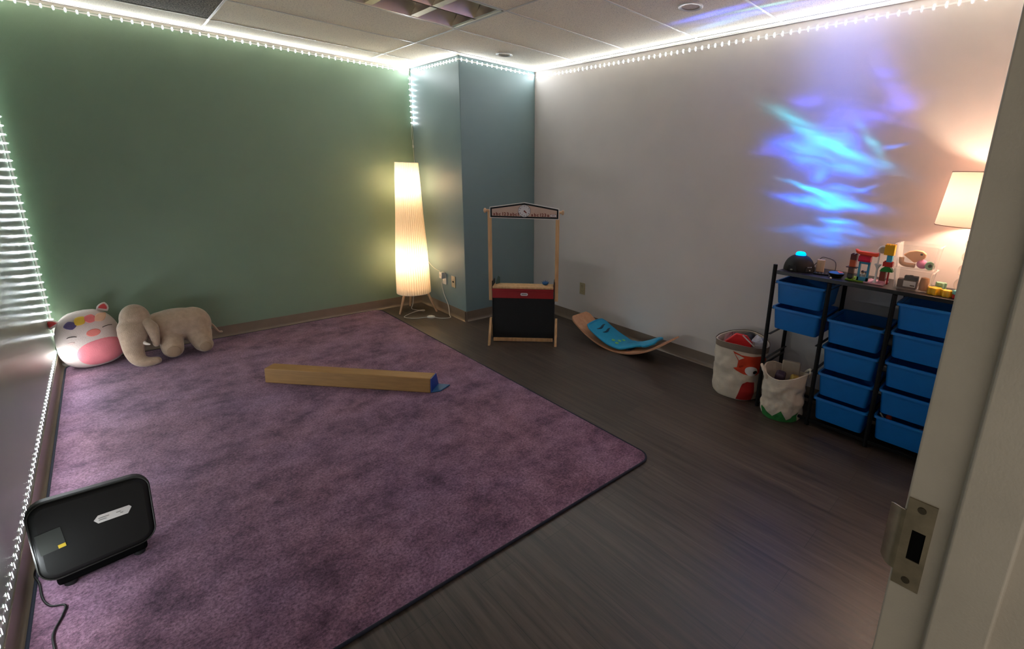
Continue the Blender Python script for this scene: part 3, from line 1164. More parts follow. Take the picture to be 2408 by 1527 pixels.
def whale_w(u):
    pts = [(0, 0.106), (0.05, 0.126), (0.35, 0.128), (0.55, 0.108), (0.66, 0.070), (0.74, 0.056), (0.82, 0.072), (0.90, 0.118), (0.96, 0.112), (1, 0.075)]
    for (a, x), (b2, y) in zip(pts, pts[1:]):
        if a <= u <= b2:
            t = (u - a) / (b2 - a)
            t = t * t * (3 - 2 * t)
            return x + (y - x) * t
    return pts[-1][1]


def whale_z(u):
    return 0.058 + 0.135 * max(0, (0.52 - u) / 0.52) ** 1.6 + 0.112 * max(0, (u - 0.52) / 0.48) ** 1.25


def whale(u, v):
    w = whale_w(u)
    s = -1 + 2 * v
    z = whale_z(u) - 0.010 * s * s
    p = A0 + axd * (Lw * u) + sdv * (w * s)
    return (p.x, p.y, z)


MB().sheet(lambda u, v: whale(v, 1 - u), 14, 44, 0.020).build('body', M['teal'], wh, smooth=60)
rim = [whale(k / 40, 0) for k in range(41)] + [whale(1, k / 10) for k in range(1, 11)] + [whale(1 - k / 40, 1) for k in range(1, 41)] + [whale(0, 1 - k / 10) for k in range(1, 10)]
MB().tube([Vector(p) - Vector((0, 0, 0.008)) for p in rim], 0.011, 8, closed=True).build('rim', M['teal'], wh, smooth=60)
M['tealdark'] = mat('dark_teal_slot', (8, 52, 78), 0.6)


def on_whale(u, v, dz=0.0):
    return Vector(whale(u, v)) + Vector((0, 0, dz))


for uu, v0, v1 in ((0.11, 0.22, 0.78), (0.19, 0.30, 0.82)):
    pts = [on_whale(uu + 0.015 * math.sin(5 * t), v0 + (v1 - v0) * t, -0.003) for t in [k / 12 for k in range(13)]]
    MB().tube(pts, [0.004 + 0.008 * math.sin(PI * k / 12) for k in range(13)], 8).build('slot', M['tealdark'], wh, smooth=60)
for uu, vv in ((0.37, 0.30), (0.43, 0.46), (0.45, 0.66), (0.44, 0.24)):
    c = on_whale(uu, vv, 0.0008)
    e1 = (on_whale(uu + 0.01, vv) - on_whale(uu - 0.01, vv)).normalized()
    e2 = (on_whale(uu, vv + 0.01) - on_whale(uu, vv - 0.01)).normalized()
    n3 = e1.cross(e2)
    xf = Matrix((e1, e2, n3)).transposed().to_4x4()
    xf.translation = c
    MB().lathe([(0.0, -0.001), (0.016, -0.001), (0.016, 0.001), (0.0, 0.001)], 16, xf=xf).build('spot', M['lime'], wh)
# runner underneath that rests on the board
run = MB()
run.sheet(lambda u, v: tuple(A0 + axd * (Lw * (0.34 + 0.32 * u)) + sdv * (0.06 * (-1 + 2 * v)) + Vector((0, 0, 0.030 + 0.004 * math.sin(3 * u)))), 10, 4, -0.004)
run.build('runner_pad', M['tealdark'], wh)
for uu in (0.42, 0.60):
    for vv in (-0.05, 0.05):
        p = A0 + axd * (Lw * uu) + sdv * vv
        yl = (p - Vector((2.985, 2.43, 0))).y / RL
        zb = 0.195 * yl * yl + 0.0145
        MB().tube([(p.x, p.y, zb), (p.x, p.y, 0.05)], 0.012, 10).build('foot', M['tealdark'], wh, smooth=40)

# ================================================================== BALANCE BEAM ON THE RUG
b0, b1 = Vector((0.585, 3.60, 0)), Vector((1.345, 2.715, 0))
bd = (b1 - b0)
bm_ = thing('balance_beam', 'long brown vinyl balance beam lying on the purple rug', 'balance beam', (b0.x, b0.y, RZ), math.atan2(bd.y, bd.x))
BL = bd.length
# cross-section (y toward the back, z up), front face at y = 0
sec = [(0.0, 0.0), (0.135, 0.0), (0.100, 0.102), (0.006, 0.102)]
YZX = Matrix(((0, 0, 1, 0), (1, 0, 0, 0), (0, 1, 0, 0), (0, 0, 0, 1)))
MB().prism(sec, 0.0, BL - 0.004, xf=YZX).build('body', M['beam'], bm_, bevel=0.006, segs=3)
e = MB().prism(inset(sec, 0.002), BL - 0.004, BL + 0.002, xf=YZX).build('end_cap', M['beamblue'], bm_)
e['label'] = 'dark blue end of the beam'
f = MB().prism([(BL + 0.002, 0.004), (BL + 0.055, 0.03), (BL + 0.085, 0.125), (BL + 0.002, 0.128)], 0.001, 0.010).build('end_flap', M['flap'], bm_, bevel=0.002)
f['label'] = 'light blue fold-out flap on the rug'

# ================================================================== BLACK APPLIANCE NEAR THE LEFT WALL
hp = thing('electric_appliance', 'black rounded appliance with white label standing on the rug by the left wall', 'appliance', (-0.205, 2.235, RZ), 0.10)
lean = R(math.radians(-17), 'X')


def pad_xf():
    return T(0, 0.0, 0.036) @ lean


prect = rrect(-0.152, 0.152, 0.0, 0.268, 0.050, 8)
prect = [(x + 0.018 * (y / 0.285) * (1 if x > 0 else 0.3), y * (1 - 0.05 * x / 0.15)) for x, y in prect]


def shell_mb(d0, d1, grow):
    mb = MB()
    mb.prism([(x * grow, 0.1425 + (y - 0.1425) * grow) for x, y in prect], d0, d1, xf=pad_xf() @ XZ)
    return mb


shell_mb(-0.05, 0.045, 1.0).build('shell', M['blackp'], hp, bevel=0.022, segs=5)
rimpts = [pad_xf() @ XZ @ Vector((x * 0.97, 0.1425 + (y - 0.1425) * 0.97, 0.041)) for x, y in prect]
M['greytrim'] = mat('grey_edge_trim', (120, 120, 112), 0.4)
M['darktrim'] = mat('dark_edge_trim', (44, 44, 40), 0.45)
MB().tube(rimpts, 0.0022, 6, closed=True).build('edge_trim', M['darktrim'], hp, smooth=60)
lab = MB().prism([(-0.048, 0.0), (-0.036, 0.014), (0.046, 0.014), (0.052, 0.006), (0.040, -0.014), (-0.038, -0.014)], 0, 0.001, xf=pad_xf() @ XZ @ T(0.050, 0.150, 0.0452) @ R(-0.05, 'Z')).build('white_label', M['whitep'], hp)
lines = MB()
for k, (x, y, w) in enumerate(((-0.022, 0.003, 0.014), (-0.026, -0.004, 0.010), (0.016, 0.003, 0.006), (0.024, -0.003, 0.004))):
    lines.box((x - w, y - 0.0012, 0), (x + w, y + 0.0012, 0.0006), None, pad_xf() @ XZ @ T(0.050, 0.150, 0.0462) @ R(-0.05, 'Z'))
lines.build('label_print', mat('grey_print', (150, 146, 140), 0.7), lab)
st = MB().box((-0.03, -0.036, 0), (0.03, 0.036, 0.0008), None, pad_xf() @ XZ @ T(-0.104, 0.140, 0.0452) @ R(0.05, 'Z')).build('grey_sticker', mat('dark_grey_sticker', (40, 44, 37), 0.6), hp)
MB().box((-0.009, -0.006, 0), (0.009, 0.006, 0.0006), None, pad_xf() @ XZ @ T(-0.082, 0.112, 0.0462) @ R(0.05, 'Z')).build('yellow_mark', mat('yellow_mark', (206, 176, 40), 0.6), st)
MB().prism([(-0.115, -0.028), (0.120, -0.028), (0.120, 0.085), (-0.115, 0.085)], 0.012, 0.09).build('base', M['dark'], hp, bevel=0.012, segs=3)
for x in (-0.085, 0.095):
    for y in (-0.012, 0.065):
        MB().lathe([(0.014, 0.0), (0.017, 0.003), (0.017, 0.016), (0.0, 0.016)], 16, xf=T(x, y, 0)).build('foot', M['blackm'], hp, smooth=40)
hc = smooth_path([(-0.335, 2.27, 0.10), (-0.366, 2.31, 0.06), (-0.378, 2.32, 0.022), (-0.366, 2.275, 0.0155), (-0.355, 2.19, 0.0135), (-0.335, 2.13, 0.0135), (-0.30, 2.10, 0.0135), (-0.305, 2.05, 0.0135), (-0.322, 1.98, 0.0135), (-0.315, 1.90, 0.0135), (-0.30, 1.78, 0.0135), (-0.32, 1.6, 0.0135)])
MB().tube([R(-0.10, 'Z') @ (p - Vector((-0.205, 2.235, RZ))) for p in hc], 0.0032, 7).build('power_cord', M['blackp'], hp, smooth=60)

# ================================================================== PLUSH PILLOW
UP = Vector((-0.205, 4.69, RZ))
up = thing('plush_pillow', 'round white plush animal pillow with pink belly, closed eyes and pastel mane', 'plush toy', UP, 0.0)
UH = 0.415


def u_half(z):
    t = max(0.0, min(1.0, z / UH))
    k = (1 - abs(2 * t - 0.86) ** 2.6 / (1.14 ** 2.6 if t > 0.43 else 0.86 ** 2.6))
    k = max(0.0, k) ** 0.40
    return (0.178 - 0.02 * t) * k, 0.128 * k


def u_front(x, z, off=0.0):
    w, d = u_half(z)
    if w <= 0:
        return 0
    q = max(0.0, 1 - (abs(x) / w) ** 2.1)
    return -(d * q ** (1 / 2.1) + off)


def u_body(u, v):
    t = 0.0005 + 0.999 * v
    w, d = u_half(t * UH)
    a = 2 * PI * u
    c, s = math.cos(a), math.sin(a)
    p = 2 / 2.1
    return (w * math.copysign(abs(c) ** p, c), d * math.copysign(abs(s) ** p, s), t * UH)


tiltm = R(math.radians(-5), 'Y') @ R(math.radians(-6), 'X')
bodym = MB().grid(u_body, 48, 40, xf=tiltm, closed_u=True)
bodym.build('body', M['plush'], up, smooth=180)


def u_patch(poly, off=0.004, n=10):
    """Filled polygon (fan rings from the centroid) laid on the front of the pillow."""
    cx = sum(p[0] for p in poly) / len(poly)
    cz = sum(p[1] for p in poly) / len(poly)
    L = len(poly)

    def P(x, z, o):
        return (x, u_front(x, z, o), z)
    vs, fs = [P(cx, cz, off)], []
    for r in range(1, n + 1):
        t = r / n
        o = off if r < n else -0.002
        for (x, z) in poly:
            vs.append(P(cx + (x - cx) * t, cz + (z - cz) * t, o))
    for i in range(L):
        fs.append((0, 1 + i, 1 + (i + 1) % L))
    for r in range(n - 1):
        for i in range(L):
            j = (i + 1) % L
            a = 1 + r * L
            fs.append((a + i, a + L + i, a + L + j, a + j))
    return MB().add(vs, fs, None, tiltm)


def ell(cx, cz, a, b, rot=0.0, n=28, p=2.0):
    out = []
    for k in range(n):
        t = 2 * PI * k / n
        c, s = math.cos(t), math.sin(t)
        x, z = a * math.copysign(abs(c) ** (2 / p), c), b * math.copysign(abs(s) ** (2 / p), s)
        out.append((cx + x * math.cos(rot) - z * math.sin(rot), cz + x * math.sin(rot) + z * math.cos(rot)))
    return out


u_patch(ell(0.044, 0.114, 0.128, 0.094, 0.13, 40, 2.3)).build('belly', M['plushpink'], up, smooth=180)
u_patch(ell(0.034, 0.258, 0.037, 0.026, 0.10)).build('snout', M['plushcoral'], up, smooth=180)
for cx, cz in ((-0.074, 0.252), (0.108, 0.280)):
    pts = []
    for k in range(9):
        t = -1 + k / 4
        x, z = cx + 0.024 * t, cz + 0.005 * (1 - t * t)
        pts.append(tiltm @ Vector((x, u_front(x, z, 0.002), z)))
    MB().tube(pts, 0.0022, 6).build('closed_eye', M['thread'], up, smooth=60)
u_patch(ell(-0.085, 0.215, 0.022, 0.009, 0.05), 0.002, 4).build('cheek', mat('blush_plush', (206, 178, 170), 0.95), up, smooth=180)
MANE = [((-0.062, 0.333), (96, 84, 118)), ((-0.012, 0.353), (216, 176, 70)), ((0.040, 0.355), (226, 120, 120)), ((0.088, 0.350), (226, 180, 150))]
for k, ((cx, cz), rgbc) in enumerate(MANE):
    poly = ell(cx, cz, 0.036, 0.029, (0.15, 0.7, -0.35, 0.4)[k], 24, 1.45)
    u_patch(poly, 0.009 + 0.003 * (k % 2), 6).build('mane_tuft', mat('mane_colour', rgbc, 0.95, bump=0.4, spec=0.1), up, smooth=60)
for cx, cz, rr in ((-0.140, 0.345, 0.5), (0.110, 0.398, -0.45)):
    xf = tiltm @ T(cx, -0.02, cz) @ R(rr * -1, 'Y')
    ear = MB().lathe([(0.030, -0.01), (0.031, 0.012), (0.024, 0.030), (0.012, 0.044), (0.001, 0.050)], 20, xf=xf @ Matrix.Diagonal((1, 0.5, 1, 1))).build('ear', M['plush'], up, smooth=180)
    MB().lathe([(0.022, 0.004), (0.022, 0.014), (0.016, 0.026), (0.007, 0.036), (0.001, 0.040)], 20, xf=xf @ T(0, -0.010, 0) @ Matrix.Diagonal((1, 0.35, 1, 1))).build('inner_ear', M['plushred'], ear, smooth=180)

# ================================================================== PLUSH ELEPHANT
el = thing('plush_elephant', 'taupe plush elephant lying on its belly beside the pink and white pillow', 'plush toy', (0.20, 4.60, RZ), 0.0)
EO = Vector((0.20, 4.60, RZ))


def blob(parts, name, m, parent, voxel=0.007, iters=8):
    mb = MB()
    for p in parts:
        if p[0] == 's':
            xf = T(*(Vector(p[1]) - EO))
            if len(p) > 3:
                xf = xf @ p[3]
            mb.sphere((0, 0, 0), p[2], 26, 16, None, xf)
        else:
            pts = [Vector(q) - EO for q in p[1]]
            rr = p[2]
            mb.tube(pts, rr, 18)
            mb.sphere(pts[0], rr[0], 18, 10)
            mb.sphere(pts[-1], rr[-1], 18, 10)
    o = mb.build(name, m, parent, smooth=180)
    r = o.modifiers.new('remesh', 'REMESH')
    r.mode = 'VOXEL'
    r.voxel_size = voxel
    r.use_smooth_shade = True
    s = o.modifiers.new('smooth', 'SMOOTH')
    s.iterations = iters
    s.factor = 0.5
    return o


def sp_path(pts, rs, n=6):
    P = smooth_path(pts, n)
    R_ = []
    for i in range(len(rs) - 1):
        for k in range(n):
            R_.append(rs[i] + (rs[i + 1] - rs[i]) * k / n)
    R_.append(rs[-1])
    return P, R_


trunk = sp_path([(0.000, 4.545, 0.245), (-0.012, 4.515, 0.170), (-0.012, 4.49, 0.105), (0.005, 4.465, 0.060), (0.045, 4.450, 0.042), (0.095, 4.450, 0.040)], [0.085, 0.066, 0.054, 0.045, 0.036, 0.028])
parts = [('s', (0.245, 4.655, 0.235), (0.20, 0.130, 0.125)), ('s', (0.345, 4.655, 0.215), (0.115, 0.125, 0.138)), ('s', (0.16, 4.645, 0.23), (0.11, 0.115, 0.120)),
         ('s', (0.025, 4.595, 0.335), (0.086, 0.085, 0.112)), ('s', (0.005, 4.565, 0.275), (0.088, 0.080, 0.088)),
         ('t',) + trunk,
         ('t',) + sp_path([(0.20, 4.61, 0.17), (0.195, 4.54, 0.115), (0.195, 4.515, 0.085)], [0.078, 0.070, 0.066]),
         ('t',) + sp_path([(0.365, 4.60, 0.15), (0.375, 4.545, 0.085), (0.382, 4.525, 0.072)], [0.085, 0.064, 0.058])]
blob(parts, 'body', M['fur'], el)
ear = blob([('t',) + sp_path([(0.075, 4.545, 0.315), (0.100, 4.515, 0.275), (0.108, 4.50, 0.215), (0.108, 4.495, 0.150)], [0.034, 0.040, 0.030, 0.019])], 'ear', M['fur'], el, 0.005, 5)
blob([('t',) + sp_path([(0.030, 4.508, 0.195), (0.050, 4.480, 0.175), (0.072, 4.470, 0.165)], [0.014, 0.012, 0.006])], 'tusk', M['tusk'], el, 0.003, 3)
blob([('t',) + sp_path([(0.440, 4.66, 0.205), (0.470, 4.665, 0.165), (0.495, 4.67, 0.115), (0.515, 4.68, 0.105)], [0.014, 0.010, 0.008, 0.010])], 'tail', M['fur'], el, 0.004, 3)
MB().sphere(Vector((0.046, 4.505, 0.292)) - EO, 0.007, 12, 8).build('eye', M['ink'], el, smooth=180)
for c, r in (((0.195, 4.452, 0.082), 0.042), ((0.383, 4.470, 0.070), 0.036)):
    p = Vector(c) - EO
    MB().sphere(p, (r, 0.012, r), 20, 10).build('foot_pad', M['furpad'], el, smooth=180)

# ================================================================== SHELF RACK WITH BINS
SX0, SX1 = 2.872, 3.192          # front and back
SY = [1.143, 0.818, 0.493, 0.168]
ST = 0.932
rack = thing('storage_rack', 'black metal storage rack with three columns of bins along the white wall', 'storage rack', (3.03, 0.655, 0))
RO = Vector((3.03, 0.655, 0))


def rbx(lo, hi, name, m=None, bevel=0.0015, parent=None):
    return MB().box(tuple(Vector(lo) - RO), tuple(Vector(hi) - RO)).build(name, m or M['black'], parent or rack, bevel=bevel)


pw = 0.0095
for i, y in enumerate(SY):
    for x in (SX0, SX1):
        top = ST + 0.035 if i in (0, 3) else ST - 0.024
        pr = MB().tube([Vector((x, y, 0.0)) - RO, Vector((x, y, top)) - RO], 0.0125, 14)
        pr.build('post', M['black'], rack, smooth=40)
rbx((SX0 - 0.006, SY[3] + 0.013, ST - 0.022), (SX1 + 0.006, SY[0] - 0.013, ST), 'tabletop', mat('black_laminate', (30, 28, 30), 0.32), 0.002)
for x in (SX0, SX1):
    rbx((x - 0.008, SY[3], 0.028), (x + 0.008, SY[0], 0.044), 'crossbar')
LEVEL = {0: [0.868, 0.702], 1: [0.698, 0.530, 0.360, 0.200], 2: [0.868, 0.705, 0.533, 0.370, 0.208]}
M['rail'] = mat('dark_rail', (34, 32, 31), 0.5)
for c in range(3):
    for z in sorted(set(LEVEL[c] + ([0.53, 0.365] if c == 0 else []))):
        for y in (SY[c] - 0.018, SY[c + 1] + 0.018):
            rbx((SX0, y - 0.008, z - 0.017), (SX1, y + 0.008, z - 0.014), 'rail', M['rail'], 0.0)
for y in (SY[0] - 0.012, SY[3] + 0.012):
    for z in (0.05, 0.30):
        rbx((SX0, y - 0.004, z), (SX1, y + 0.004, z + 0.014), 'side_bar', M['rail'], 0.001)


def bin_parts(t, hw=0.143, dp=0.315, h=0.142):
    """local: origin under the centre, +x back; rim top at z = h"""
    def loop(s, z, n=5):
        w, d = hw * s, dp / 2 - (1 - s) * hw
        return [(x, y, z) for x, y in rrect(-d, d, -w, w, 0.022, n)]
    rings = [loop(0.90, 0.004), loop(0.905, 0.0), loop(0.985, h - 0.004), loop(0.965, h - 0.004), loop(0.885, 0.006)]
    rings = [loop(0.80, 0.0), loop(0.895, 0.0), loop(0.905, 0.006), loop(0.985, h - 0.005), loop(0.965, h - 0.005), loop(0.885, 0.006), loop(0.8, 0.004)]
    n = len(rings[0])
    vs = [p for r in rings for p in r]
    fs = []
    for j in range(len(rings) - 1):
        for i in range(n):
            k = (i + 1) % n
            fs.append((j * n + i, j * n + k, (j + 1) * n + k, (j + 1) * n + i))
    fs.append(tuple(range(n - 1, -1, -1)))
    fs.append(tuple((len(rings) - 1) * n + i for i in range(n)))
    MB().add(vs, fs).build('tub', M['bluebin'], t, smooth=40)
    # rolled rim
    rim = [(x, y, z) for x, y, z in loop(1.01, h - 0.007)]
    rm = MB()
    rp_ = [loop(0.968, h), loop(1.045, h), loop(1.05, h - 0.003), loop(1.05, h - 0.013), loop(1.035, h - 0.013), loop(1.03, h - 0.004), loop(0.968, h - 0.004)]
    vs = [p for r in rp_ for p in r]
    fs = []
    L = len(rp_)
    for j in range(L):
        for i in range(n):
            k = (i + 1) % n
            j2 = (j + 1) % L
            fs.append((j * n + i, j * n + k, j2 * n + k, j2 * n + i))
    rm.add(vs, fs).build('rim', M['bluebin'], t, smooth=40)
    MB().box((-dp / 2 + 0.004, -0.045, h - 0.034), (-dp / 2 + 0.0085, 0.045, h - 0.030)).build('label_slot', M['bluebin'], t)


BINLAB = {(0, 0): 'blue bin directly under the glowing projector, upper of the left column', (0, 1): 'blue bin above the canvas bag, lower of the left column',
          (1, 0): 'topmost blue bin of the middle column, with toys inside', (1, 1): 'second blue bin from the top of the middle column',
          (1, 2): 'third blue bin from the top of the middle column', (1, 3): 'lowest blue bin of the middle column, beside the canvas bag',
          (2, 0): 'topmost blue bin of the right column, under the yellow stacking toys', (2, 1): 'second blue bin from the top of the right column',
          (2, 2): 'third blue bin from the top of the right column, in the middle of it', (2, 3): 'fourth blue bin of the right column, just above the lowest',
          (2, 4): 'lowest blue bin of the right column, with small toys peeking out'}
proto = None
BINH = 0.142
for c in range(3):
    for k, z in enumerate(LEVEL[c]):
        loc = ((SX0 + SX1) / 2 - 0.004, (SY[c] + SY[c + 1]) / 2, z - BINH)
        if proto is None:
            proto = thing('storage_bin', BINLAB[(c, k)], 'storage bin', loc, 0, 'blue bins in the storage rack')
            bin_parts(proto)
        else:
            dup(proto, loc, None, BINLAB[(c, k)])


def toy_block(name, label, loc, size, rgbc, rot=(0, 0, 0), cat='toy'):
    o = MB().box((-size[0] / 2, -size[1] / 2, 0), (size[0] / 2, size[1] / 2, size[2])).build(name, mat(name + '_colour', rgbc, 0.5), bevel=min(size) * 0.25, segs=3)
    o.location = loc
    o.rotation_euler = rot
    return tag(o, label, cat)


mb_y = (SY[1] + SY[2]) / 2
# contents seen over the bin rims
toy_block('toy_brick', 'dark red toy block inside the topmost middle bin', (3.04, mb_y + 0.05, 0.564), (0.10, 0.08, 0.07), (120, 30, 26), (0, 0, 0.4), 'toy block')
toy_block('toy_tray', 'dark olive toy tray inside the topmost middle bin', (3.08, mb_y - 0.065, 0.564), (0.12, 0.10, 0.085), (60, 58, 40), (0, 0, -0.2), 'toy')
rb_y = (SY[2] + SY[3]) / 2
cq = thing('toy_figure', 'tiny red and white toy figure in the lowest right bin', 'toy figure', (2.93, rb_y + 0.085, 0.0715), 0.3)
MB().lathe([(0.014, 0.0), (0.016, 0.06), (0.012, 0.10), (0.0, 0.105)], 14).build('body', M['whitep'], cq, smooth=50)
MB().sphere((0, 0, 0.122), (0.016, 0.016, 0.018), 14, 8).build('head', M['fox'], cq, smooth=180)
MB().tube([(0, 0.012, 0.09), (-0.012, 0.045, 0.145)], [0.006, 0.004], 8).build('arm', M['whitep'], cq, smooth=50)
toy_block('toy_car', 'small pink toy piece in the lowest right bin at its front right', (2.93, rb_y - 0.085, 0.0715), (0.05, 0.05, 0.115), (190, 130, 150), (0, 0, 0.5))

# ================================================================== CANVAS BAGS
def bag_surface(r0, r1, h, seed, wob, sag):
    def fn(u, v):
        a = 2 * PI * u
        t = v
        r = r0 + (r1 - r0) * t
        d = Vector((math.cos(a) * 1.6, math.sin(a) * 1.6, t * 3.2 + seed))
        r += wob * (mnoise.noise(d * 1.3) + 0.5 * mnoise.noise(d * 2.9)) * (0.25 + 0.75 * math.sin(PI * min(1, t * 0.9 + 0.1)))
        # horizontal folds
        r += 0.0032 * math.sin(t * 13 + 2.6 * math.sin(a * 2 + seed) + 3 * mnoise.noise(d)) * (1 - abs(2 * t - 1) ** 4)
        if t < 0.12:
            r *= 0.93 + 0.07 * math.sqrt(t / 0.12)
        z = h * t * (1 + sag * 0.06 * math.sin(a * 2 + seed))
        return (r * math.cos(a), r * math.sin(a), z)
    return fn


def bag(name, label, loc, r0, r1, h, seed, wob, sag):
    t = thing(name, label, 'fabric bin', loc, 0)
    fn = bag_surface(r0, r1, h, seed, wob, sag)
    b = MB()
    b.grid(fn, 72, 48, closed_u=True)

    def inner(u, v):
        x, y, z = fn(u, 1 - v * 0.75)
        k = 1 - 0.010 / math.hypot(x, y)
        return (x * k, y * k, z)
    b.grid(inner, 72, 20, closed_u=True)
    # rim joining the walls
    vs, fs = [], []
    for i in range(72):
        vs += [fn(i / 72, 1), inner(i / 72, 0)]
    for i in range(72):
        j = (i + 1) % 72
        fs.append((2 * i, 2 * j, 2 * j + 1, 2 * i + 1))
    b.add(vs, fs)
    bot = [fn(i / 72, 0) for i in range(72)]
    b.add(bot, [tuple(range(71, -1, -1))])
    ff = [inner(i / 72, 1) for i in range(72)]
    b.add(ff, [tuple(range(72))])
    o = b.build('canvas_body', M['canvas'], t, smooth=180)
    return t, fn


def bag_patch(fn, poly, off, m, name, parent, n=8):
    """poly in (u, v) of the bag wall."""
    cu = sum(p[0] for p in poly) / len(poly)
    cv = sum(p[1] for p in poly) / len(poly)
    # resample the outline so the patch hugs the cloth
    den = []
    for i in range(len(poly)):
        a, c = poly[i], poly[(i + 1) % len(poly)]
        k = max(1, int(math.hypot((c[0] - a[0]) * 3, c[1] - a[1]) / 0.04))
        for s in range(k):
            den.append((a[0] + (c[0] - a[0]) * s / k, a[1] + (c[1] - a[1]) * s / k))
    L = len(den)

    def P(u, v, o):
        x, y, z = fn(u % 1.0, max(0.0, min(1.0, v)))
        r = math.hypot(x, y)
        k = 1 + o / r
        return (x * k, y * k, z)
    vs, fs = [P(cu, cv, off)], []
    for r in range(1, n + 1):
        t = r / n
        for (u, v) in den:
            vs.append(P(cu + (u - cu) * t, cv + (v - cv) * t, off))
    for i in range(L):
        fs.append((0, 1 + i, 1 + (i + 1) % L))
    for r in range(n - 1):
        for i in range(L):
            j = (i + 1) % L
            a = 1 + r * L
            fs.append((a + i, a + L + i, a + L + j, a + j))
    return MB().add(vs, fs).build(name, m, parent, smooth=180)


fb, ffn = bag('canvas_toy_bag', 'large cream canvas bag with a red fox print, beside the rack', (2.992, 1.350, 0), 0.172, 0.178, 0.385, 1.3, 0.016, 0.6)


def cuff(u, v):
    x, y, z = ffn(u, 0.90 + 0.115 * v if v < 1 else 1.0)
    k = 1 + 0.004 / math.hypot(x, y)
    return (x * k, y * k, z + (0.004 if v >= 0.99 else 0))


MB().grid(cuff, 72, 6, closed_u=True).build('cuff', M['cuff'], fb, smooth=180)
# the bag faces the camera at angle of about 203 deg (toward -x, -y)
FU = (math.atan2(-1.338, -2.992) % (2 * PI)) / (2 * PI)
fu = FU + 0.085
bag_patch(ffn, [(fu - 0.130, 0.885), (fu - 0.080, 0.835), (fu + 0.06, 0.86), (fu + 0.10, 0.80), (fu + 0.12, 0.60), (fu + 0.03, 0.50), (fu - 0.055, 0.50), (fu - 0.100, 0.545), (fu - 0.120, 0.585), (fu - 0.098, 0.60), (fu - 0.095, 0.72)], 0.002, M['fox'], 'fox_head_print', fb)
bag_patch(ffn, [(fu - 0.118, 0.845), (fu - 0.062, 0.80), (fu - 0.092, 0.735)], 0.003, M['canvas'], 'fox_ear_print', fb, 4)
bag_patch(ffn, [(fu - 0.010 + 0.040 * math.cos(2 * PI * k / 24), 0.575 + 0.085 * math.sin(2 * PI * k / 24)) for k in range(24)], 0.003, M['felt_white'], 'fox_eye_print', fb, 5)
bag_patch(ffn, [(fu + 0.012 + 0.016 * math.cos(2 * PI * k / 16), 0.560 + 0.034 * math.sin(2 * PI * k / 16)) for k in range(16)], 0.004, M['ink'], 'fox_pupil_print', fb, 3)
bag_patch(ffn, [(fu - 0.085, 0.015), (fu + 0.02, 0.01), (fu + 0.02, 0.36), (fu - 0.03, 0.375), (fu - 0.055, 0.33)], 0.002, M['foxdark'], 'fox_body_print', fb)
# toys in the fox bag
rt = thing('plastic_toy', 'bright red plastic toy sticking out of the fox bag', 'toy', (2.905, 1.345, 0.372), -1.15)
b = MB().prism([(-0.085, -0.02), (0.095, -0.02), (0.085, 0.055), (0.03, 0.088), (-0.04, 0.07)], -0.014, 0.014, xf=R(0.35, 'Y') @ R(PI / 2, 'X'))
b.build('body', mat('bright_red_plastic', (224, 40, 44), 0.35), rt, bevel=0.008, segs=3)
MB().box((-0.03, -0.001, -0.004), (0.075, 0.001, 0.004), None, R(0.35, 'Y') @ T(0.03, -0.021, 0.07) @ R(0.35, 'Y')).build('white_stripe', M['whitep'], rt)
pc = thing('pink_cloth', 'faded pink cloth bunched inside the fox bag by the wall', 'cloth', (3.00, 1.435, 0.33))
MB().grid(lambda u, v: (0.075 * math.cos(2 * PI * u) * math.sin(PI * v * 0.5) * (1 + 0.2 * math.sin(5 * 2 * PI * u)), 0.055 * math.sin(2 * PI * u) * math.sin(PI * v * 0.5), 0.075 * math.cos(PI * v * 0.5) + 0.010 * math.sin(9 * u * 2 * PI + v * 7)), 40, 14, closed_u=True).build('folds', mat('faded_pink_cloth', (172, 120, 120), 0.9), pc, smooth=180)
wb = thing('white_bag', 'crumpled whitish plastic bag inside the fox bag beside the rack post', 'plastic bag', (3.00, 1.240, 0.33))
ico = MB().sphere((0, 0, 0.05), (0.055, 0.05, 0.055), 12, 8)
ico.v = [tuple(Vector(p) * (1 + 0.22 * mnoise.noise(Vector(p) * 40))) for p in ico.v]
ico.build('crumple', mat('crumpled_film', (190, 188, 196), 0.3), wb)
gc = thing('dark_toy', 'dark grey rounded toy inside the fox bag behind the red one', 'toy', (3.05, 1.325, 0.335))
MB().sphere((0, 0, 0.045), (0.06, 0.05, 0.05), 20, 12).build('body', mat('charcoal_plastic', (40, 38, 40), 0.4), gc, smooth=180)

gb, gfn = bag('canvas_toy_bag', 'smaller cream canvas bag with green zigzag base, under the left bins', (2.882, 0.990, 0), 0.120, 0.132, 0.297, 5.1, 0.018, 1.2)
GU = (math.atan2(-0.982, -2.895) % (2 * PI)) / (2 * PI)
band = []
ZIG = [(0.00, 0.02), (0.00, 0.16), (0.055, 0.09), (0.105, 0.20), (0.155, 0.05), (0.21, 0.10), (0.26, 0.17), (0.30, 0.02)]
band = [(GU - 0.14 + a, b) for a, b in ZIG]
for i in range(3):
    pass
bag_patch(gfn, [(GU - 0.16, 0.01), (GU - 0.16, 0.24), (GU - 0.055, 0.09), (GU - 0.055, 0.005)], 0.002, M['leaf'], 'zigzag_print', gb, 5)
bag_patch(gfn, [(GU - 0.058, 0.005), (GU - 0.058, 0.094), (GU + 0.005, 0.27), (GU + 0.055, 0.06), (GU + 0.055, 0.005)], 0.002, M['leaf'], 'zigzag_print', gb, 5)
bag_patch(gfn, [(GU + 0.052, 0.005), (GU + 0.052, 0.065), (GU + 0.16, 0.22), (GU + 0.16, 0.01)], 0.002, M['leaf'], 'zigzag_print', gb, 5)
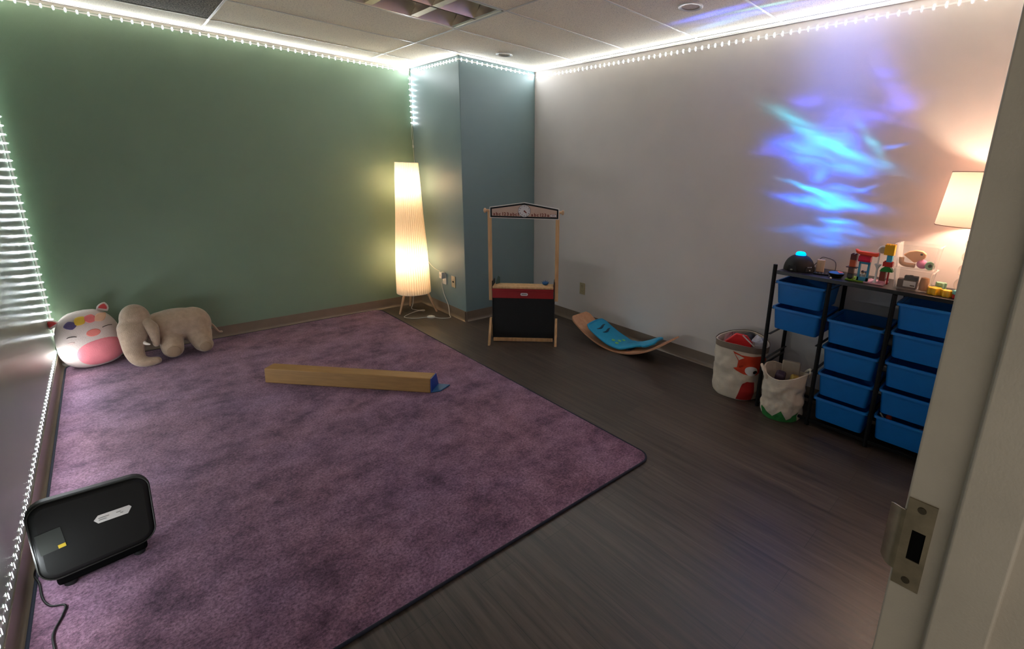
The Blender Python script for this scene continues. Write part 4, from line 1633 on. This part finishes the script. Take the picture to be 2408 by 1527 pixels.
for du in (-0.20, 0.30):
    u0 = GU + du
    P0, P1 = Vector(gfn((u0 - 0.045) % 1, 0.97)), Vector(gfn((u0 + 0.045) % 1, 0.97))
    mid = (P0 + P1) / 2
    out = Vector((mid.x, mid.y, 0)).normalized()
    pts = smooth_path([P0 + Vector((0, 0, -0.02)), P0 + out * 0.012 + Vector((0, 0, 0.015)), mid + out * 0.022 + Vector((0, 0, 0.035)), P1 + out * 0.012 + Vector((0, 0, 0.015)), P1 + Vector((0, 0, -0.02))], 6)
    MB().tube(pts, 0.009, 10).build('handle', M['canvas'], gb, smooth=60)
toy_block('wooden_block', 'yellow toy block in the top of the green zigzag bag', (2.86, 0.93, 0.235), (0.06, 0.05, 0.06), (170, 140, 60), (0.2, 0.1, 0.5), 'toy block')
toy_block('toy_tin', 'dark purple toy piece in the top of the green zigzag bag', (2.87, 1.02, 0.225), (0.07, 0.06, 0.065), (72, 52, 70), (0.1, -0.2, 0.2), 'toy')
toy_block('clear_box', 'pale box standing at the back of the green zigzag bag', (2.945, 0.985, 0.20), (0.03, 0.11, 0.145), (170, 156, 140), (0, 0.1, 0.25), 'box')

# ================================================================== ON TOP OF THE RACK
# --- aurora projector
pj = thing('night_light_projector', 'black dome projector with glowing blue lens on the rack top', 'projector', (3.005, 1.048, ST), 0.0)
PR = 0.090


def dome(u, v):
    a = 2 * PI * u
    t = v
    r = PR * math.cos(t * PI / 2 * 0.78)
    z = 0.094 * math.sin(t * PI / 2 * 0.88) / math.sin(PI / 2 * 0.88)
    # scalloped feet
    r *= 1 + 0.03 * math.cos(4 * a) * (1 - t)
    return (r * math.cos(a), r * math.sin(a), z)


MB().grid(dome, 56, 18, closed_u=True).build('housing', M['blackp'], pj, smooth=180)
rt_ = PR * math.cos(PI / 2 * 0.78)
MB().lathe([(0.0, 0.0), (rt_, 0.0), (rt_, 0.002), (0.0, 0.002)], 32, xf=T(0, 0, 0.0925)).build('lens_seat', M['blackp'], pj)
M['lens'] = emit_mat('blue_lens_glow', (0.0, 0.22, 0.95, 1), 1.6)
M['lensin'] = emit_mat('cyan_lens_core', (0.0, 0.55, 1.0, 1), 1.9)
ln = MB().lathe([(0.0305, 0.0), (0.030, 0.008), (0.026, 0.015)], 28, xf=T(0, 0, 0.0945), cap0=False, cap1=False).build('lens', M['lens'], pj, smooth=180)
MB().lathe([(0.026, 0.015), (0.020, 0.0195), (0.010, 0.0215), (0.0005, 0.022)], 28, xf=T(0, 0, 0.0945), cap0=False, cap1=False).build('lens_core', M['lensin'], ln, smooth=180)
fa = math.atan2(-0.55, -1.0)
def dome_r(z):
    t = math.asin(min(1.0, z / 0.094 * math.sin(PI / 2 * 0.88))) / (PI / 2 * 0.88)
    return PR * math.cos(t * PI / 2 * 0.78)


for k, da in enumerate((-0.62, 0.55)):
    a = fa + da
    d_ = Vector((math.cos(a), math.sin(a), 0))
    s_ = Vector((-d_.y, d_.x, 0))
    poly = [(-0.030, 0.004), (0.030, 0.004), (0.022, 0.036), (-0.022, 0.036)]
    vs = []
    for (px_, pz_) in poly:
        rr = dome_r(pz_) * 1.02 + 0.002
        for o_ in (-0.006, 0.0):
            vs.append(d_ * (rr + o_) + s_ * px_ + Vector((0, 0, pz_)))
    vs = vs[0::2] + vs[1::2]
    pn = MB().add(vs, [(3, 2, 1, 0), (4, 5, 6, 7), (0, 1, 5, 4), (1, 2, 6, 5), (2, 3, 7, 6), (3, 0, 4, 7)]).build('speaker_panel' if k == 0 else 'control_panel', M['ink'], pj)
    q = MB()
    if k == 1:
        for j in range(4):
            c = d_ * (dome_r(0.033) * 1.02 + 0.002) + s_ * (-0.013 + 0.0085 * j) + Vector((0, 0, 0.033))
            q.sphere(c, 0.0026, 8, 6)
        c = d_ * (dome_r(0.014) * 1.02 + 0.002) + Vector((0, 0, 0.014))
        q.sphere(c, 0.004, 8, 6)
        q.build('buttons', M['whitep'], pn, smooth=180)
    else:
        c = d_ * (dome_r(0.012) * 1.02 + 0.002) + Vector((0, 0, 0.012))
        q.sphere(c, (0.008, 0.008, 0.005), 10, 6)
        q.build('badge', M['greytrim'], pn, smooth=180)

# --- beige adapter, remote, little tray with cable, bead
ad = thing('power_brick', 'upright beige power brick behind the black remote on the rack top', 'adapter', (3.05, 0.938, ST), 0.3)
MB().box((-0.016, -0.023, 0.001), (0.016, 0.023, 0.078)).build('body', mat('beige_plastic', (206, 180, 152), 0.5), ad, bevel=0.004)
MB().box((-0.0175, -0.004, 0.012), (-0.0155, 0.004, 0.062)).build('seam', M['almond'], ad)
rm_ = thing('remote_control', 'flat black remote control lying beside the projector', 'remote', (2.975, 0.905, ST), 0.25)
MB().box((-0.02, -0.042, 0.0005), (0.02, 0.042, 0.008)).build('body', M['blackp'], rm_, bevel=0.003)
bt = MB()
for i in range(3):
    for j in range(4):
        bt.lathe([(0.0035, 0.008), (0.003, 0.0092), (0.0, 0.0092)], 10, xf=T(-0.011 + 0.011 * i, -0.028 + 0.018 * j, 0))
bt.build('buttons', M['greytrim'], rm_)
tr_ = thing('light_up_dish', 'small black dish with a blue and pink top on the rack', 'gadget', (2.975, 0.822, ST), 0.2)
MB().lathe([(0.030, 0.0005), (0.034, 0.002), (0.047, 0.022), (0.046, 0.024), (0.0, 0.024)], 6, xf=R(0.3, 'Z')).build('bowl', M['blackp'], tr_, bevel=0.002)
M['pinkp'] = mat('pink_film', (220, 110, 120), 0.4)
M['bluef'] = mat('blue_film', (40, 110, 190), 0.4)
MB().lathe([(0.040, 0.0240), (0.032, 0.0290), (0.0, 0.030)], 24).build('top_disc', M['bluef'], tr_, smooth=40)
MB().prism([(0.034 * math.cos(a), 0.034 * math.sin(a)) for a in [-2.6 + k * 0.26 for k in range(11)]], 0.0292, 0.0306).build('pink_patch', M['pinkp'], tr_)
cbl = smooth_path([(3.05, 0.97, ST + 0.004), (3.065, 0.985, ST + 0.022), (3.055, 0.955, ST + 0.065), (3.05, 0.935, ST + 0.092), (3.045, 0.905, ST + 0.093), (3.03, 0.868, ST + 0.088), (3.01, 0.845, ST + 0.078), (3.005, 0.838, ST + 0.055), (3.0, 0.838, ST + 0.027)])
tag(MB().tube(cbl, 0.0022, 7).build('charging_cable', mat('brown_grey_cable', (70, 58, 56), 0.5), smooth=60), 'thin dark cable arching over the beige power brick', 'cable')
tag(MB().sphere((2.886, 0.822, ST + 0.0055), (0.005, 0.006, 0.005), 14, 8).build('white_bead', M['whitep'], smooth=180), 'tiny white bead on the front edge of the rack top', 'bead')

# --- brick house
BH = Vector((2.93, 0.66, ST))
bh = thing('toy_brick_house', 'colourful toy brick house with red roof and yellow tower on the rack top', 'toy house', tuple(BH), 0)


def stud(mb, x, y, z, r=0.0048):
    mb.lathe([(r, z), (r, z + 0.004), (0.0, z + 0.004)], 12, xf=T(x, y, 0))


def brick(name, y0, y1, z0, z1, x0, x1, rgbc, studs=0, bevel=0.0012, parent=None):
    """world y range, heights above the rack top."""
    b = MB().box((x0, y0 - BH.y, z0), (x1, y1 - BH.y, z1))
    if studs:
        ny, nx = studs
        for i in range(ny):
            for j in range(nx):
                stud(b, x0 + (x1 - x0) * (j + 0.5) / nx, y0 - BH.y + (y1 - y0) * (i + 0.5) / ny, z1)
    return b.build(name, mat('brick_' + name, rgbc, 0.3), bh, bevel=bevel)


brick('base_plate', 0.665, 0.760, 0.001, 0.009, -0.005, 0.120, (120, 160, 40), (4, 6))
brick('pink_base_plate', 0.566, 0.664, 0.001, 0.009, -0.005, 0.120, (226, 176, 190), (4, 6))
brick('dark_brick', 0.724, 0.753, 0.009, 0.040, 0.004, 0.034, (26, 16, 12))
brick('brown_brick', 0.726, 0.752, 0.040, 0.074, 0.004, 0.034, (84, 44, 24))
brick('ledge_disc', 0.708, 0.764, 0.074, 0.079, -0.006, 0.044, (64, 22, 14))
brick('orange_brick', 0.722, 0.751, 0.079, 0.119, 0.004, 0.034, (188, 74, 22))
brick('maroon_brick', 0.719, 0.751, 0.119, 0.152, 0.004, 0.034, (92, 24, 16), (2, 2))
fm = MB()
for lo, hi in (((0.0, 0.647, 0.009), (0.018, 0.657, 0.112)), ((0.0, 0.692, 0.009), (0.018, 0.702, 0.112)), ((0.0, 0.647, 0.009), (0.018, 0.702, 0.030)), ((0.0, 0.647, 0.105), (0.018, 0.702, 0.117))):
    fm.box((lo[0], lo[1] - BH.y, lo[2]), (hi[0], hi[1] - BH.y, hi[2]))
fm.build('window_frame', mat('brick_teal', (44, 128, 160), 0.3), bh, bevel=0.001)
rf = MB()
prf = [(0.0, 0.117), (0.036, 0.117), (0.034, 0.128), (0.030, 0.150), (0.004, 0.150), (-0.004, 0.128)]
rf.prism([(x, z) for x, z in prf], 0, 0.062, xf=T(0, 0.710 - BH.y, 0) @ R(PI / 2, 'X'))
rf.build('pink_roof', mat('brick_crimson', (206, 26, 66), 0.3), bh, bevel=0.002)
ro = MB()
ro.prism([(-0.060, 0.196), (-0.052, 0.176), (-0.040, 0.170), (0.034, 0.166), (0.050, 0.164), (0.060, 0.172), (0.056, 0.186), (0.040, 0.184), (-0.040, 0.186), (-0.050, 0.192)], -0.036, 0.004, xf=T(0, 0.672 - BH.y, -0.012) @ R(-PI / 2, 'Z') @ R(PI / 2, 'X'))
ro.build('orange_roof', mat('brick_orange_red', (232, 74, 34), 0.3), bh, bevel=0.003)
brick('roof_block', 0.645, 0.705, 0.148, 0.160, 0.002, 0.034, (190, 20, 20))
wc = MB()
wc.lathe([(0.012, 0.009), (0.011, 0.014), (0.006, 0.020), (0.005, 0.085), (0.010, 0.100), (0.016, 0.108), (0.017, 0.114), (0.0, 0.114)], 18, xf=T(0.015, 0.612 - BH.y, 0))
wc.build('white_column', M['whitep'], bh, smooth=40)
ws = MB()
ws.box((0.010, 0.6095 - BH.y, 0.114), (0.020, 0.6165 - BH.y, 0.172))
pts = [(0.015, 0.613 - BH.y - 0.012 + 0.020 * math.cos(t), 0.190 + 0.022 * math.sin(t)) for t in [PI * 1.1 - k * PI * 1.3 / 12 for k in range(13)]]
ws.tube(pts, 0.006, 8)
ws.build('white_arch', M['whitep'], bh, bevel=0.001)
disc = MB().lathe([(0.0, -0.004), (0.016, -0.004), (0.016, 0.004), (0.0, 0.004)], 22, xf=T(0.018, 0.603 - BH.y, 0.190) @ R(PI / 2, 'Y')).build('tan_disc', M['almond'], bh, bevel=0.001)
brick('yellow_block', 0.545, 0.592, 0.170, 0.226, 0.002, 0.040, (226, 168, 20), (4, 2))
brick('cyan_brick', 0.549, 0.575, 0.133, 0.170, 0.006, 0.034, (60, 164, 196))
brick('red_brick', 0.542, 0.588, 0.108, 0.133, 0.002, 0.038, (176, 34, 20), (3, 2))
ga = MB().prism([(-0.031, 0.078), (0.031, 0.080), (0.026, 0.094), (0.014, 0.106), (-0.012, 0.106), (-0.025, 0.094)], -0.034, 0.0, xf=T(0, 0.566 - BH.y, 0) @ R(-PI / 2, 'Z') @ R(PI / 2, 'X'))
ga.build('green_arch', mat('brick_green', (30, 120, 40), 0.3), bh, bevel=0.001)
brick('rust_brick', 0.566, 0.594, 0.026, 0.080, 0.004, 0.034, (128, 44, 22))
brick('pink_brick', 0.566, 0.597, 0.009, 0.026, 0.002, 0.036, (206, 140, 160))
brick('red_post', 0.551, 0.559, 0.009, 0.078, 0.010, 0.020, (186, 26, 30))
for i, (yy, hat, lab) in enumerate(((0.686, (60, 50, 56), 'small toy figure with dark hair inside the brick house'), (0.668, (110, 124, 150), 'small toy figure with grey cap inside the brick house'))):
    tf_ = thing('toy_figure', lab, 'toy figure', (2.975, yy, ST + 0.0135), 0.0)
    MB().lathe([(0.008, 0.0), (0.009, 0.010), (0.006, 0.030), (0.0, 0.032)], 12).build('body', M['whitep'], tf_, smooth=50)
    MB().sphere((0, 0, 0.038), 0.008, 12, 8).build('head', mat('face_tan', (206, 160, 124), 0.5), tf_, smooth=180)
    MB().lathe([(0.0088, 0.038), (0.0088, 0.044), (0.005, 0.048), (0.0, 0.049)], 12).build('hat', mat('hat_colour', hat, 0.6), tf_, smooth=50)

# --- clear bins
def clear_bin(name, loc, hw, dp, h, label):
    t = thing(name, label, 'clear bin', loc, 0, 'clear plastic bins stacked on the rack')

    def loop(s, z):
        return [(x, y, z) for x, y in rrect(-dp * s, dp * s, -hw * s, hw * s, 0.012, 4)]
    rings = [loop(0.86, 0.0), loop(0.87, 0.002), loop(0.99, h - 0.004), loop(0.975, h - 0.004), loop(0.855, 0.003)]
    n = len(rings[0])
    vs = [p for r in rings for p in r]
    fs = [tuple(range(n - 1, -1, -1)), tuple((len(rings) - 1) * n + i for i in range(n))]
    for j in range(len(rings) - 1):
        for i in range(n):
            k = (i + 1) % n
            fs.append((j * n + i, j * n + k, (j + 1) * n + k, (j + 1) * n + i))
    MB().add(vs, fs).build('tub', M['clear'], t, smooth=40)
    rr = [loop(0.98, h), loop(1.07, h), loop(1.07, h - 0.004), loop(0.98, h - 0.004)]
    vs = [p for r in rr for p in r]
    fs = []
    for j in range(4):
        for i in range(n):
            k = (i + 1) % n
            j2 = (j + 1) % 4
            fs.append((j * n + i, j * n + k, j2 * n + k, j2 * n + i))
    MB().add(vs, fs).build('rim', M['clear'], t, smooth=40)
    return t


CBX, CBY = 3.00, 0.445
clear_bin('clear_bin', (CBX, CBY, ST + 0.0005), 0.088, 0.075, 0.108, 'lower clear plastic bin of the stack, holding a labelled box')
clear_bin('clear_bin', (CBX, CBY, ST + 0.112), 0.094, 0.080, 0.128, 'upper clear plastic bin of the stack, holding soft pastel toys')
UZ = ST + 0.116
dr = MB().prism([(-0.055, 0.0), (-0.03, 0.022), (0.0, 0.034), (0.03, 0.032), (0.046, 0.016), (0.044, -0.006), (0.025, -0.026), (-0.004, -0.042)], -0.007, 0.007, xf=T(2.965, 0.452, UZ + 0.066) @ R(-PI / 2, 'Z') @ R(PI / 2, 'X') @ R(0.45, 'X'))
pdn = tag(dr.build('drop_shaped_pad', mat('peach_foam', (238, 190, 146), 0.7), bevel=0.004, segs=3), 'peach drop-shaped pad with a dark dot on top in the upper clear bin', 'pad')
MB().lathe([(0.0, 0.0), (0.006, 0.0), (0.006, 0.001), (0.0, 0.001)], 14, xf=T(2.965, 0.452, UZ + 0.066) @ R(-PI / 2, 'Z') @ R(PI / 2, 'X') @ R(0.45, 'X') @ T(0.026, 0.016, 0.0072)).build('dark_dot', M['thread'], pdn)
tag(MB().sphere((2.975, 0.418, UZ + 0.0245), (0.026, 0.026, 0.024), 20, 12).build('pink_ball', mat('mauve_ball', (206, 128, 170), 0.6), smooth=180), 'mauve soft ball in the upper clear bin beside the green roll', 'ball')
gr = thing('green_roll', 'mint green rolled tape at the right of the upper clear bin', 'roll', (2.965, 0.385, UZ + 0.0225), 0.3)
rl = MB()
rl.lathe([(0.009, -0.016), (0.021, -0.016), (0.021, 0.016), (0.009, 0.016)], 24, xf=R(PI / 2, 'Y'), cap0=False, cap1=False)
rl.add([], [])
rl.build('roll', mat('mint_roll', (120, 170, 140), 0.6), gr, smooth=40)
MB().lathe([(0.0, -0.010), (0.0095, -0.010), (0.0095, 0.010), (0.0, 0.010)], 16, xf=R(PI / 2, 'Y')).build('core', mat('roll_core', (60, 78, 60), 0.7), gr)
tb_ = MB().tube(smooth_path([(2.96, 0.512, UZ + 0.05), (2.955, 0.508, UZ + 0.025), (2.96, 0.49, UZ + 0.014), (2.965, 0.465, UZ + 0.013), (2.965, 0.448, UZ + 0.013)]), [0.012] * 33, 12)
tag(tb_.build('fleece_strip', mat('beige_fleece', (196, 160, 130), 0.9), smooth=60), 'beige bent fleece strip at the left of the upper clear bin', 'fabric')
LZ = ST + 0.0045
bx = thing('card_box', 'brown box with white barcode label inside the lower clear bin', 'box', (2.975, 0.452, LZ), 0.0)
MB().box((-0.018, -0.030, 0.0), (0.03, 0.058, 0.045)).build('carton', mat('brown_card', (96, 74, 56), 0.7), bx, bevel=0.001)
MB().box((-0.0195, -0.026, 0.008), (-0.0182, 0.030, 0.040)).build('white_label', M['whitep'], bx)
MB().box((-0.0200, -0.022, 0.014), (-0.0196, -0.002, 0.020)).build('barcode', M['thread'], bx)
MB().box((-0.0165, -0.030, 0.046), (0.02, 0.030, 0.066)).build('black_lid', M['ink'], bx)
MB().lathe([(0.009, 0.0), (0.009, 0.004), (0.0, 0.004)], 16, xf=T(0.0, 0.002, 0.066)).build('lid_knob', M['ink'], bx)
tag(MB().lathe([(0.0, 0.0), (0.026, 0.0), (0.027, 0.040), (0.022, 0.066), (0.0, 0.070)], 24, xf=T(2.975, 0.392, LZ) @ Matrix.Diagonal((0.8, 0.8, 1, 1))).build('tan_jar', mat('tan_clay', (184, 136, 92), 0.7), smooth=60), 'tan rounded jar at the right inside the lower clear bin', 'jar')


# --- star-edged stacking pieces
def gear(name, label, loc, r, h, rgbc, rz, n=6):
    poly = []
    for k in range(n * 8):
        a = 2 * PI * k / (n * 8)
        rr = r * (1 + 0.16 * math.cos(n * a))
        poly.append((rr * math.cos(a), rr * math.sin(a)))
    o = MB().prism(poly, 0.0, h).build(name, mat(name + '_colour', rgbc, 0.35), bevel=0.002)
    o.location = loc
    o.rotation_euler = (0, 0, rz)
    return tag(o, label, 'stacking toy', 'flower-edged stacking pieces on the rack')


gear('stacking_piece', 'yellow flower-edged stacking piece nearest the clear bins', (2.935, 0.338, ST + 0.0005), 0.029, 0.036, (232, 176, 30), 0.2)
gear('stacking_piece', 'second yellow flower-edged stacking piece, nearer the table lamp', (2.925, 0.286, ST + 0.0005), 0.022, 0.034, (236, 184, 40), 0.5)
gear('stacking_piece', 'red flower-edged stacking piece at the front edge of the rack top', (2.916, 0.245, ST + 0.0005), 0.016, 0.020, (190, 40, 36), 0.1)
gear('stacking_piece', 'pale green flower-edged stacking piece behind the yellow ones', (3.000, 0.3235, ST + 0.0005), 0.022, 0.056, (140, 190, 160), 0.3)
gear('stacking_piece', 'turquoise flower-edged stacking piece on top of the red one', (2.916, 0.245, ST + 0.0215), 0.017, 0.020, (110, 190, 186), 0.6)

# --- table lamp
tl = thing('table_lamp', 'lit table lamp with tapered linen shade and stacked glass ball base', 'table lamp', (3.01, 0.235, ST), 0.0)
MB().lathe([(0.0, 0.0005), (0.055, 0.0005), (0.055, 0.010), (0.03, 0.016), (0.0, 0.016)], 32).build('base', M['steel'], tl, smooth=40)
for k, (z, r) in enumerate(((0.056, 0.040), (0.132, 0.036), (0.202, 0.033), (0.266, 0.030))):
    MB().sphere((0, 0, z), r, 28, 18).build('glass_ball', M['glass'], tl, smooth=180)
MB().tube([(0, 0, 0.016), (0, 0, 0.42)], 0.005, 10).build('stem', M['steel'], tl, smooth=50)
SB, S1 = 0.355, 0.615
MB().lathe([(0.172, SB), (0.144, S1)], 64, cap0=False, cap1=False).build('lamp_shade', M['tshade'], tl, smooth=180)
for r, z in ((0.1722, SB), (0.1442, S1)):
    MB().tube([(r * math.cos(2 * PI * k / 56), r * math.sin(2 * PI * k / 56), z) for k in range(56)], 0.0018, 6, closed=True).build('shade_ring', mat('brown_trim', (120, 92, 76), 0.7), tl, smooth=60)
MB().lathe([(0.014, 0.40), (0.016, 0.44), (0.012, 0.445)], 16).build('bulb_socket', M['whitep'], tl, smooth=40)
MB().sphere((0, 0, 0.482), (0.030, 0.030, 0.036), 14, 8).build('bulb', M['tbulb'], tl, smooth=180)

# ================================================================== PROJECTED AURORA
# the projector's own lamp with its patterned film; film coordinates are
# (tan across the wall, tan up the wall) for the wall side, and the same
# for the ceiling side.
ld = bpy.data.lights.new('projector_beam', 'POINT')
ld.energy = PROJECTOR_WATTS
ld.shadow_soft_size = 0.0015
ld.use_nodes = True
lo = bpy.data.objects.new('projector_beam', ld)
COL.objects.link(lo)
lo.parent = pj
LP = Vector((3.005, 1.048, ST + 0.1185))
lo.location = (0, 0, 0.1185)
nt = ld.node_tree
nt.nodes.clear()
out = N(nt, 'ShaderNodeOutputLight')
em = N(nt, 'ShaderNodeEmission')
nt.links.new(em.outputs[0], out.inputs[0])
tc = N(nt, 'ShaderNodeTexCoord')
sep = N(nt, 'ShaderNodeSeparateXYZ')
nt.links.new(tc.outputs['Normal'], sep.inputs[0])


def mth(op, a, b=None, c=None, clamp=False):
    n = N(nt, 'ShaderNodeMath', operation=op)
    n.use_clamp = clamp
    for i, v in enumerate((a, b, c)):
        if v is None:
            continue
        if isinstance(v, (int, float)):
            n.inputs[i].default_value = v
        else:
            nt.links.new(v, n.inputs[i])
    return n.outputs[0]


SIGN = 1.0
dx = mth('MULTIPLY', sep.outputs[0], SIGN)
dy = mth('MULTIPLY', sep.outputs[1], SIGN)
dz = mth('MULTIPLY', sep.outputs[2], SIGN)
DW = XW - LP.x
dxs = mth('MAXIMUM', dx, 0.02)
U0 = mth('MULTIPLY', mth('DIVIDE', dy, dxs), DW)        # wall y - LP.y
V0 = mth('MULTIPLY', mth('DIVIDE', dz, dxs), DW)        # wall z - LP.z
# swirl the film a little
cmb = N(nt, 'ShaderNodeCombineXYZ')
nt.links.new(U0, cmb.inputs[0])
nt.links.new(V0, cmb.inputs[1])
wn = N(nt, 'ShaderNodeTexNoise')
wn.inputs['Scale'].default_value = 3.0
wn.inputs['Detail'].default_value = 2
nt.links.new(cmb.outputs[0], wn.inputs['Vector'])
ws_ = N(nt, 'ShaderNodeSeparateColor')
nt.links.new(wn.outputs['Color'], ws_.inputs[0])
U = mth('ADD', U0, mth('MULTIPLY', mth('SUBTRACT', ws_.outputs[0], 0.5), 0.10))
V = mth('ADD', V0, mth('MULTIPLY', mth('SUBTRACT', ws_.outputs[1], 0.5), 0.11))
# fine filaments
mpn = N(nt, 'ShaderNodeCombineXYZ')
nt.links.new(mth('MULTIPLY', mth('SUBTRACT', U, mth('MULTIPLY', V, -0.25)), 3.0), mpn.inputs[0])
nt.links.new(mth('MULTIPLY', mth('ADD', V, mth('MULTIPLY', U, -0.22)), 22.0), mpn.inputs[1])
fnn = N(nt, 'ShaderNodeTexNoise')
fnn.inputs['Scale'].default_value = 1.0
fnn.inputs['Detail'].default_value = 3
nt.links.new(mpn.outputs[0], fnn.inputs['Vector'])
fil = N(nt, 'ShaderNodeMapRange')
fil.inputs['From Min'].default_value = 0.30
fil.inputs['From Max'].default_value = 0.72
fil.inputs['To Min'].default_value = 0.35
fil.inputs['To Max'].default_value = 1.45
nt.links.new(fnn.outputs['Fac'], fil.inputs[0])

# streaks: (y0, z0, y1, z1, half width, colour, strength)  on the wall plane
BLUE, CYAN, SKY, VIO, TEAL = (0.0, 0.10, 1.0), (0.0, 0.34, 0.85), (0.0, 0.19, 1.0), (0.05, 0.08, 1.0), (0.0, 0.32, 0.42)
STREAKS = [
    (1.40, 1.74, 1.12, 1.66, 0.050, BLUE, 0.75), (1.24, 1.70, 1.08, 1.60, 0.070, BLUE, 0.65),
    (1.44, 1.95, 1.10, 1.76, 0.038, TEAL, 0.55), (1.20, 1.77, 0.76, 1.585, 0.030, CYAN, 0.75),
    (1.27, 1.36, 0.90, 1.32, 0.026, BLUE, 1.15), (1.23, 1.455, 0.95, 1.355, 0.016, CYAN, 1.0),
    (0.98, 1.34, 0.72, 1.325, 0.022, SKY, 0.55), (1.02, 1.245, 0.84, 1.226, 0.018, SKY, 0.85),
    (1.22, 1.16, 0.74, 1.19, 0.028, SKY, 0.38), (1.10, 1.11, 0.82, 1.12, 0.028, SKY, 0.28),
    (1.01, 1.78, 0.88, 1.66, 0.045, BLUE, 0.42), (1.32, 1.99, 1.13, 1.97, 0.045, VIO, 0.24),
    (0.95, 1.80, 0.66, 1.92, 0.055, VIO, 0.20), (0.86, 2.20, 0.66, 1.84, 0.050, VIO, 0.18),
    (1.12, 1.48, 1.05, 1.56, 0.040, BLUE, 0.85), (1.05, 1.432, 0.82, 1.414, 0.022, BLUE, 0.60),
    (0.87, 1.42, 0.74, 1.455, 0.012, SKY, 0.35), (1.03, 1.585, 0.78, 1.525, 0.024, SKY, 0.75),
    (0.76, 1.675, 0.65, 1.705, 0.012, SKY, 0.22), (0.89, 1.80, 0.71, 1.59, 0.022, TEAL, 0.30),
    (1.22, 1.67, 0.84, 1.57, 0.080, BLUE, 0.55), (1.12, 1.36, 0.86, 1.34, 0.050, SKY, 0.55), (1.10, 1.85, 0.90, 1.80, 0.10, VIO, 0.20), (0.98, 1.20, 0.90, 1.20, 0.08, SKY, 0.22),
    (1.52, 1.67, 1.30, 1.67, 0.040, VIO, 0.18), (1.00, 1.40, 0.86, 1.39, 0.05, SKY, 0.30),
]


def colour(c, s):
    """vec colour * scalar"""
    n = N(nt, 'ShaderNodeVectorMath', operation='SCALE')
    n.inputs[0].default_value = c
    nt.links.new(s, n.inputs['Scale'])
    return n.outputs[0]


def vadd(a, b):
    n = N(nt, 'ShaderNodeVectorMath', operation='ADD')
    nt.links.new(a, n.inputs[0])
    nt.links.new(b, n.inputs[1])
    return n.outputs[0]


def streak(Uc, Vc, y0, z0, y1, z1, w, amp, oy, oz):
    cx, cz = (y0 + y1) / 2 - oy, (z0 + z1) / 2 - oz
    hx, hz = (y1 - y0) / 2, (z1 - z0) / 2
    L = max(math.hypot(hx, hz), 1e-3)
    ex, ez = hx / L, hz / L
    du = mth('SUBTRACT', Uc, cx)
    dv = mth('SUBTRACT', Vc, cz)
    a = mth('MULTIPLY_ADD', du, ex / (L * 0.95), mth('MULTIPLY', dv, ez / (L * 0.95)))
    p = mth('MULTIPLY_ADD', du, -ez / w, mth('MULTIPLY', dv, ex / w))
    e = mth('MULTIPLY_ADD', a, a, mth('MULTIPLY', p, p))
    return mth('MULTIPLY', mth('POWER', 2.718, mth('MULTIPLY', e, -1.0)), amp)


acc = None
for (y0, z0, y1, z1, w, c, amp) in STREAKS:
    s = streak(U, V, y0, z0, y1, z1, w, amp, LP.y, LP.z)
    v = colour(c, s)
    acc = v if acc is None else vadd(acc, v)
fs_ = N(nt, 'ShaderNodeVectorMath', operation='SCALE')
nt.links.new(acc, fs_.inputs[0])
nt.links.new(fil.outputs[0], fs_.inputs['Scale'])
acc = fs_.outputs[0]
# soft wash around the streaks
acc = vadd(acc, colour((0.06, 0.14, 0.9), streak(U0, V0, 1.30, 1.80, 0.80, 1.70, 0.46, 0.16, LP.y, LP.z)))
acc = vadd(acc, colour((0.16, 0.22, 0.9), streak(U0, V0, 1.30, 2.30, 0.80, 2.25, 0.27, 0.13, LP.y, LP.z)))
# compensate the slanting wall so the film's own brightness shows
r2_ = mth('ADD', mth('MULTIPLY', U0, U0), mth('ADD', mth('MULTIPLY', V0, V0), DW * DW))
comp = mth('DIVIDE', mth('POWER', r2_, 1.5), DW)
wallmask = mth('MULTIPLY', mth('GREATER_THAN', dx, 0.025), mth('LESS_THAN', V0, 1.36))
sc = N(nt, 'ShaderNodeVectorMath', operation='SCALE')
nt.links.new(acc, sc.inputs[0])
nt.links.new(mth('MULTIPLY', comp, wallmask), sc.inputs['Scale'])
wall_part = sc.outputs[0]
# ceiling part
DZ = H - LP.z
dzs = mth('MAXIMUM', dz, 0.02)
Uc = mth('MULTIPLY', mth('DIVIDE', dy, dzs), DZ)
Vc = mth('MULTIPLY', mth('DIVIDE', dx, dzs), DZ)
acc2 = None
for (y0, x0, y1, x1, w, c, amp) in ((1.92, 2.77, 1.42, 2.74, 0.035, (0.05, 0.1, 1.0), 0.45), (1.75, 2.86, 1.10, 2.92, 0.040, (0.08, 0.14, 1.0), 0.40), (1.95, 2.975, 1.55, 2.92, 0.040, (0.10, 0.30, 0.9), 0.25),
                                   (1.60, 2.81, 1.10, 2.83, 0.020, (0.15, 0.5, 0.6), 0.25), (1.3, 3.05, 0.75, 3.08, 0.07, (0.12, 0.2, 1.0), 0.25), (1.5, 3.15, 0.8, 3.17, 0.05, (0.2, 0.4, 1.0), 0.18)):
    v = colour(c, streak(Uc, Vc, y0, x0, y1, x1, w, amp, LP.y, LP.x))
    acc2 = v if acc2 is None else vadd(acc2, v)
r3 = mth('ADD', mth('MULTIPLY', Uc, Uc), mth('ADD', mth('MULTIPLY', Vc, Vc), DZ * DZ))
comp2 = mth('DIVIDE', mth('POWER', r3, 1.5), DZ)
sc2 = N(nt, 'ShaderNodeVectorMath', operation='SCALE')
nt.links.new(acc2, sc2.inputs[0])
nt.links.new(mth('MULTIPLY', comp2, mth('GREATER_THAN', dz, 0.3)), sc2.inputs['Scale'])
total = vadd(wall_part, sc2.outputs[0])
nt.links.new(total, em.inputs['Color'])
em.inputs['Strength'].default_value = 1.0
